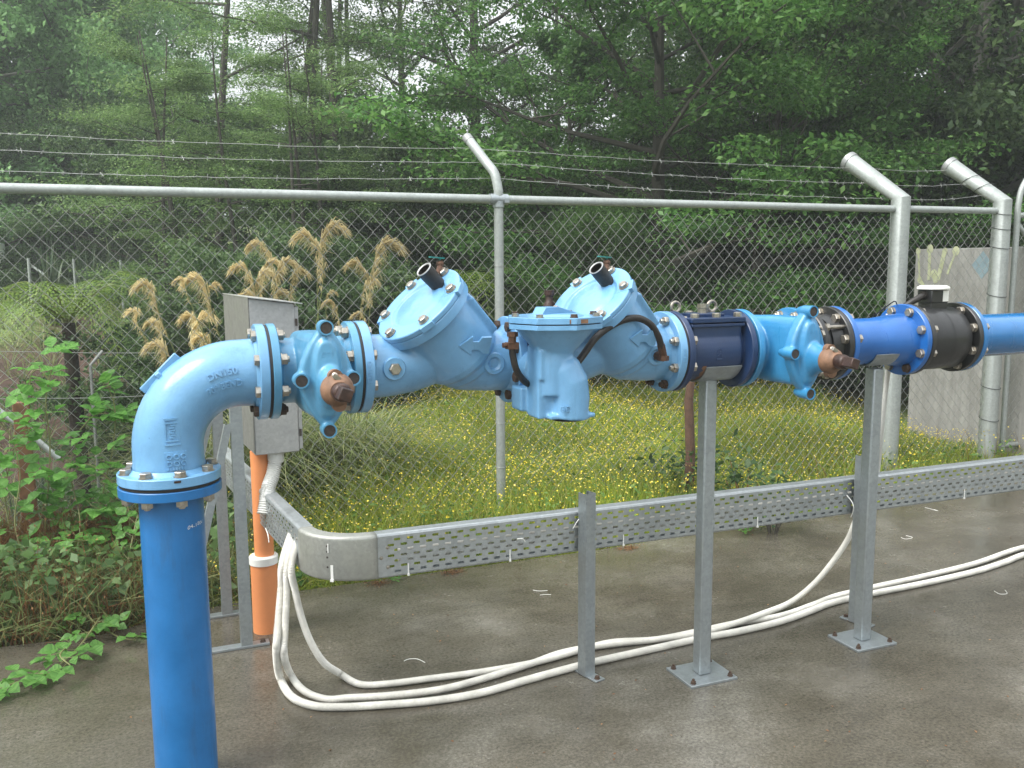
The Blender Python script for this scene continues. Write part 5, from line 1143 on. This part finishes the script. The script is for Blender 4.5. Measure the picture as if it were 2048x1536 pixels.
# far small fences and stakes at left
def stake(px_, py0, py1, depth, label, name='fence_stake', r=.022, bend=None, brace=None, mat=None, cat='post'):
    a = atd(px_, py1, depth); b = atd(px_, py0, depth); b = Vector((a.x, a.y, b.z)); t = thing(name, tuple(a), label, cat); P = [a-Vector((0,0,.3)), b]
    if bend: e = atd(px_+bend[0], py0+bend[1], depth); P = [a-Vector((0,0,.3)), b, e]
    part('pole', MB().tube(P, r, 10), mat or fence_steel, t)
    if brace: part('brace', MB().tube([atd(px_+brace[0], py0+brace[1], depth), atd(px_+brace[2], py0+brace[3], depth)], r*.8, 8), fence_steel, t)
stake(81,445,512,20,'thin distant fence stake with bent top on the lawn',r=.03,bend=(2,-10)); stake(151,437,500,20,'distant strainer stake with sloping brace',r=.03,brace=(0,13,-14,62)); stake(6,440,475,20,'thin distant fence stake at the very left edge',r=.03,bend=(2,-8))
stake(62,516,585,14,'pale stake with a brace sloping right on the near lawn',r=.024,brace=(2,16,36,40)); stake(150,518,556,14,'short pale stake above the tree fern',r=.022); stake(246,520,596,14,'short pale stake on the brown bank',r=.022)
stake(192,728,890,6.2,'slender grey fence stake with bent top behind the brambles',r=.011,mat=strand_wire,bend=(13,-26))
t = thing('wire_strand', (0,0,0), 'thin wire strands between the grey stake and the gully', 'wire'); C.objects.unlink(t); bpy.data.objects.remove(t)
for i, (y0, y1) in enumerate(((702,706),(798,790))):
    o = part('wire_strand', MB().tube([atd(-40,y0,6.4), atd(192,(y0+y1)/2+2,6.2), atd(330,y1,6.1)], .0022, 5), strand_wire); tag(o, ['upper thin wire strand behind the brambles at left', 'lower thin wire strand behind the brambles at left'][i], 'wire')
m = MB(); a = onz(64,1085,-.1); a = atd(64,1085,4.75); b = atd(66,798,4.75); m.beam(a, Vector((a.x,a.y,b.z)), .075, .05, (0,1,0)); o = part('wooden_stake', m, wood, bevel=.004); tag(o, 'weathered brown wooden stake behind the fence at the left', 'stake')
o = part('leaning_pipe', MB().tube([atd(-30,800,4.9), atd(60,868,4.95), atd(118,918,5.0)], .016, 10), fence_steel); tag(o, 'thin grey pipe leaning down behind the wooden stake', 'pipe')
m = MB(); a = atd(-6,508,17); m.box(a, (.28,.2,.42)); o = part('white_tank', m, white_metal, bevel=.06); tag(o, 'pale white tank cut by the left edge', 'tank')
# sapling in front of the field
X, Y = at(1384, 5.9); z0 = gz(X, Y); t = thing('sapling', (X,Y,z0), 'brown sapling trunk standing in the field behind the first support', 'sapling')
part('trunk', MB().tube([(X,Y,z0-.1),(X+.01,Y,z0+.4),(X-.01,Y,z0+.75),(X+.03,Y,z0+1.1)], [.038,.033,.03,.02], 10), simple('sapling_bark', (.10,.055,.035), .9, 0, .4, 30, .6), t)
R = np.random.default_rng(60); n = 420; c = np.array([X,Y,z0+.20])+R.normal(size=(n,3))*np.array([.16,.16,.14]); me = quads_mesh('leaves', leaf_quads(c, norm(R.normal(size=(n,3))*.6+np.array([0,0,1])), R.uniform(.04,.08,n), .5, R)); me.materials.append(lf_dark); link('leaves', me, None, t)
for i, (px_, d_, lb) in enumerate(((1505,5.6,'dark leafy weed with red stems between the two supports'), (1560,5.3,'low dark leafy weed right of the red stemmed one'))):
    X, Y = at(px_, d_); z0 = gz(X, Y); t = thing('leafy_weed', (X,Y,z0), lb, 'weed'); m = MB(); Q = []
    R = np.random.default_rng(70+i)
    for k in range(7):
        az = k*.9; tip = Vector((X+.14*math.cos(az), Y+.14*math.sin(az), z0+R.uniform(.2,.42))); m.tube([(X,Y,z0),(X+.05*math.cos(az),Y+.05*math.sin(az),z0+.15),tip], [.005,.004,.002], 5); c = np.array(tuple(tip))+R.normal(size=(26,3))*np.array([.06,.06,.05]); Q.append(leaf_quads(c, norm(R.normal(size=(26,3))*.5+np.array([0,0,1])), R.uniform(.04,.07,26), .5, R))
    part('stems', m, simple('red_stem', (.22,.06,.03), .7, 0, .3, 20, 0) if i == 0 else bark, t); me = quads_mesh('leaves', np.concatenate(Q)); me.materials.append(lf_dark); link('leaves', me, None, t)

# brambles: canes with lobed leaves
def lobed(c, tip, nrm, L_):
    """serrated leaf outline as a fan of quads around the midrib"""
    a = norm(np.array(tip, float)); n_ = norm(np.array(nrm, float)-a*np.dot(nrm, a)); b = np.cross(n_, a); c = np.array(c, float)
    prof = [(0,0),(.12,.20),(.20,.26),(.28,.38),(.36,.36),(.44,.42),(.52,.35),(.60,.33),(.68,.24),(.78,.20),(.86,.11),(1,0)]
    out = []
    for (t0,w0),(t1,w1) in zip(prof, prof[1:]):
        for s_ in (-1,1):
            dz0 = n_*(w0*.25-.12*t0*t0)*L_; dz1 = n_*(w1*.25-.12*t1*t1)*L_
            m0 = c+a*t0*L_-n_*.12*t0*t0*L_; m1 = c+a*t1*L_-n_*.12*t1*t1*L_
            out.append([m0, m1, c+a*t1*L_+b*s_*w1*L_+dz1, c+a*t0*L_+b*s_*w0*L_+dz0])
    return out
def leaf_spray(Q, p, d, R, L_, mfn=None):
    d = norm(np.array(d, float)); up = norm(np.array([R.normal()*.25, -.25+R.normal()*.25, 1.])); sd = norm(np.cross(d, up))
    for (f, s_) in ((1.0,0),(.82,1),(.82,-1)):
        dd = d if s_ == 0 else norm(d*.35+sd*s_); Q += lobed(np.array(p)+d*(.02 if s_ == 0 else .0), dd+np.array([0,0,-.15]), up, L_*f)
def bramble(name, path, label, n, L_, seed, side=.6, r=.004, group=None, mat=None):
    R = np.random.default_rng(seed); P = smooth_path(path, 10); t = thing(name, tuple(P[0]), label, 'bramble', group); m = MB(); m.tube(P, [r*(1-.5*i/len(P)) for i in range(len(P))], 6); Q = []
    for k in range(n):
        f = (k+.6)/n*(len(P)-2); i = int(f); p = P[i].lerp(P[i+1], f-i); tg = (P[i+1]-P[i]).normalized(); sd = tg.cross(Vector((0,0,1))); sd = sd.normalized() if sd.length > .1 else Vector((1,0,0)); s_ = 1 if k % 2 else -1
        d = (tg*.5+sd*s_*side+Vector((R.normal()*.3, R.normal()*.3, .25+R.normal()*.2))).normalized(); q = p+d*L_*.7; m.tube([p, q], [r*.4, r*.3], 4); leaf_spray(Q, tuple(q), tuple(d), R, L_*R.uniform(.75,1.15))
    part('cane', m, simple('green_cane', (.16,.17,.06), .6, 0, .3, 20, 0), t); me = quads_mesh('leaves', np.array(Q)); me.materials.append(mat or lf_vine); link('leaves', me, None, t)
def on(px_, py_, h=.0): return onz(px_, py_, h)
bramble('bramble', [on(20,1160,.05), on(70,1190,.10), on(110,1225,.06), on(150,1250,.03), on(190,1275,.012)], 'bramble shoot running down from the weeds onto the slab', 5, .050, 1)
bramble('bramble', [on(170,1200,.10), on(180,1235,.07), on(205,1255,.04), on(240,1275,.02), on(272,1280,.01)], 'leafy bramble shoot reaching towards the riser pipe', 7, .055, 2)
bramble('bramble', [on(200,1235,.08), on(165,1285,.05), on(130,1320,.04), on(90,1350,.03), on(40,1362,.03), on(-20,1385,.02)], 'leafy bramble shoot sprawled over wet concrete at lower left', 13, .066, 3, .9)
bramble('bramble', [on(140,1290,.04), on(120,1310,.08), on(140,1330,.07)], 'short bright bramble tip on the wet concrete', 4, .06, 4)
for i, (pth, nm) in enumerate(((((90,1060,2.05),(100,900,2.10),(92,800,2.1),(110,720,2.1),(130,700,2.1)), 'tall bramble cane rising beside the wooden stake'),
    (((210,1120,2.0),(205,1000,2.1),(225,900,2.1),(230,820,2.1),(215,770,2.1)), 'tall bramble cane with big leaves below the grey stake'),
    (((60,1150,1.9),(30,1050,2.0),(40,950,2.05),(20,870,2.1),(-10,840,2.1)), 'bramble cane arching out at the left edge'),
    (((150,1130,1.9),(160,1040,2.0),(140,940,2.1),(160,870,2.12)), 'bramble cane in the middle of the thicket'),
    (((260,1080,1.9),(250,1000,2.0),(180,930,2.05),(130,960,2.05)), 'bramble cane bending left over the thicket'),
    (((110,780,2.1),(80,740,2.12),(60,760,2.14),(70,830,2.14)), 'bramble tip curling over beside the stake'),
    (((30,1190,1.75),(60,1130,1.8),(120,1090,1.85),(180,1080,1.9)), 'low bramble cane along the slab edge'),
    (((250,1160,1.7),(262,1090,1.8),(275,1030,1.9)), 'bramble cane close behind the riser pipe'))):
    bramble('bramble', [ony(a, b, c_) for a, b, c_ in pth], nm, [14,14,12,12,12,6,10,10][i], [.085,.085,.085,.075,.075,.075,.065,.065][i], 10+i, .8)
for i, (pth, nm) in enumerate(((((20,1060,2.1),(10,980,2.15),(30,900,2.15),(60,860,2.15)), 'leafy bramble cane low at the very left edge'),
    (((120,1120,2.0),(135,1060,2.05),(120,1000,2.1),(90,960,2.1)), 'leafy bramble cane hiding the foot of the wooden stake'),
    (((230,1140,1.9),(235,1080,2.0),(215,1030,2.0),(180,1010,2.0)), 'leafy bramble cane beside the riser pipe flange'),
    (((160,860,2.12),(190,830,2.12),(220,830,2.12),(250,850,2.12)), 'bramble tip with broad leaves across the grey stake'))):
    bramble('bramble', [ony(a, b, c_) for a, b, c_ in pth], nm, 12, .08, 60+i, .8)
# brown bracken heap on slab edge at left, and little weeds under the tray
for i, (px_, py_, n, s_, lb) in enumerate(((70,1240,2600,.30,'heap of brown dead stalks at the slab edge, far left'), (200,1215,2200,.26,'thin brown stalks at the slab edge left of the riser pipe'))):
    R = np.random.default_rng(300+i); p = on(px_, py_-25, 0); b = np.stack([p.x+R.normal(size=n)*s_, p.y+.22+np.abs(R.normal(size=n))*.12, np.zeros(n)], -1); b = b[b[:,1] > np.interp(b[:,0], EX, EY)-.06]; n = len(b); off = np.stack([R.normal(size=n)*.10, R.normal(size=n)*.10-.03, R.uniform(.05,.42,n)], -1)
    me = quads_mesh('dead_bracken', np.concatenate([blades(b, off, .003, R), leaf_quads(b+off*R.uniform(.3,1,(n,1)), norm(R.normal(size=(n,3))), .018, .5, R)])); me.materials.append(lf_dead); o = bpy.data.objects.new('dead_bracken', me); C.objects.link(o); tag(o, lb, 'dead plant')
for i, (px_, py_, lb) in enumerate(((795,1163,'small green weed under the tray near its corner'), (1490,1068,'small green weed under the tray between the supports'), (590,1160,'dark green leaf tuft behind the white conduits'))):
    R = np.random.default_rng(330+i); p = on(px_, py_, .0); Q = []
    for k in range(7): leaf_spray(Q, (p.x+R.normal()*.03, p.y+R.normal()*.02, .01+R.uniform(0,.03)), (R.normal(), R.normal()*.6, .5), R, .028 if i < 2 else .05)
    me = quads_mesh('weed', np.array(Q)); me.materials.append(lf_vine if i < 2 else lf_bright); o = bpy.data.objects.new('weed', me); C.objects.link(o); tag(o, lb, 'weed')
for i, (px_, py_, lb) in enumerate(((757,1168,'reddish moss patch under the tray by its corner'), (905,1146,'reddish moss patch under the tray left of channel post'), (1255,1098,'brown debris under the tray right of the channel post'))):
    R = np.random.default_rng(350+i); p = on(px_, py_, .0); n = 260; c = np.stack([p.x+R.normal(size=n)*.035, p.y+R.normal(size=n)*.02, R.uniform(.001,.014,n)], -1); me = quads_mesh('moss_patch', leaf_quads(c, norm(R.normal(size=(n,3))*.6+np.array([0,0,1])), .010, .4, R)); me.materials.append(lf_dead); o = bpy.data.objects.new('moss_patch', me); C.objects.link(o); tag(o, lb, 'moss')
R = np.random.default_rng(380); n = 420; X = R.uniform(-1.2, 4.8, n); Y = R.uniform(-1.2, 1.45, n); me = quads_mesh('leaf_litter', leaf_quads(np.stack([X,Y,R.uniform(.002,.005,n)],-1), norm(R.normal(size=(n,3))*.15+np.array([0,0,1])), R.uniform(.003,.016,n), .5, R)); me.materials.append(lf_dead); o = bpy.data.objects.new('leaf_litter', me); C.objects.link(o); tag(o, 'tiny brown leaf fragments scattered on the concrete', 'leaf litter', kind='stuff')
# haze volume, added to give the left trees the paleness of lens flare
hzm = bpy.data.materials.new('flare_haze'); hzm.use_nodes = True; N = hzm.node_tree.nodes; N.remove(N['Principled BSDF']); pv = N.new('ShaderNodeVolumePrincipled'); pv.inputs['Color'].default_value = (.80,.86,.84,1); pv.inputs['Density'].default_value = .0045; pv.inputs['Anisotropy'].default_value = .2; hzm.node_tree.links.new(pv.outputs[0], N['Material Output'].inputs['Volume'])
HAZE = True
if HAZE:
    m = MB(); m.box((0,0,6.65), (560,560,18.7)); o = part('haze', m, hzm, None, smooth=False); tag(o, None, None, kind='stuff')
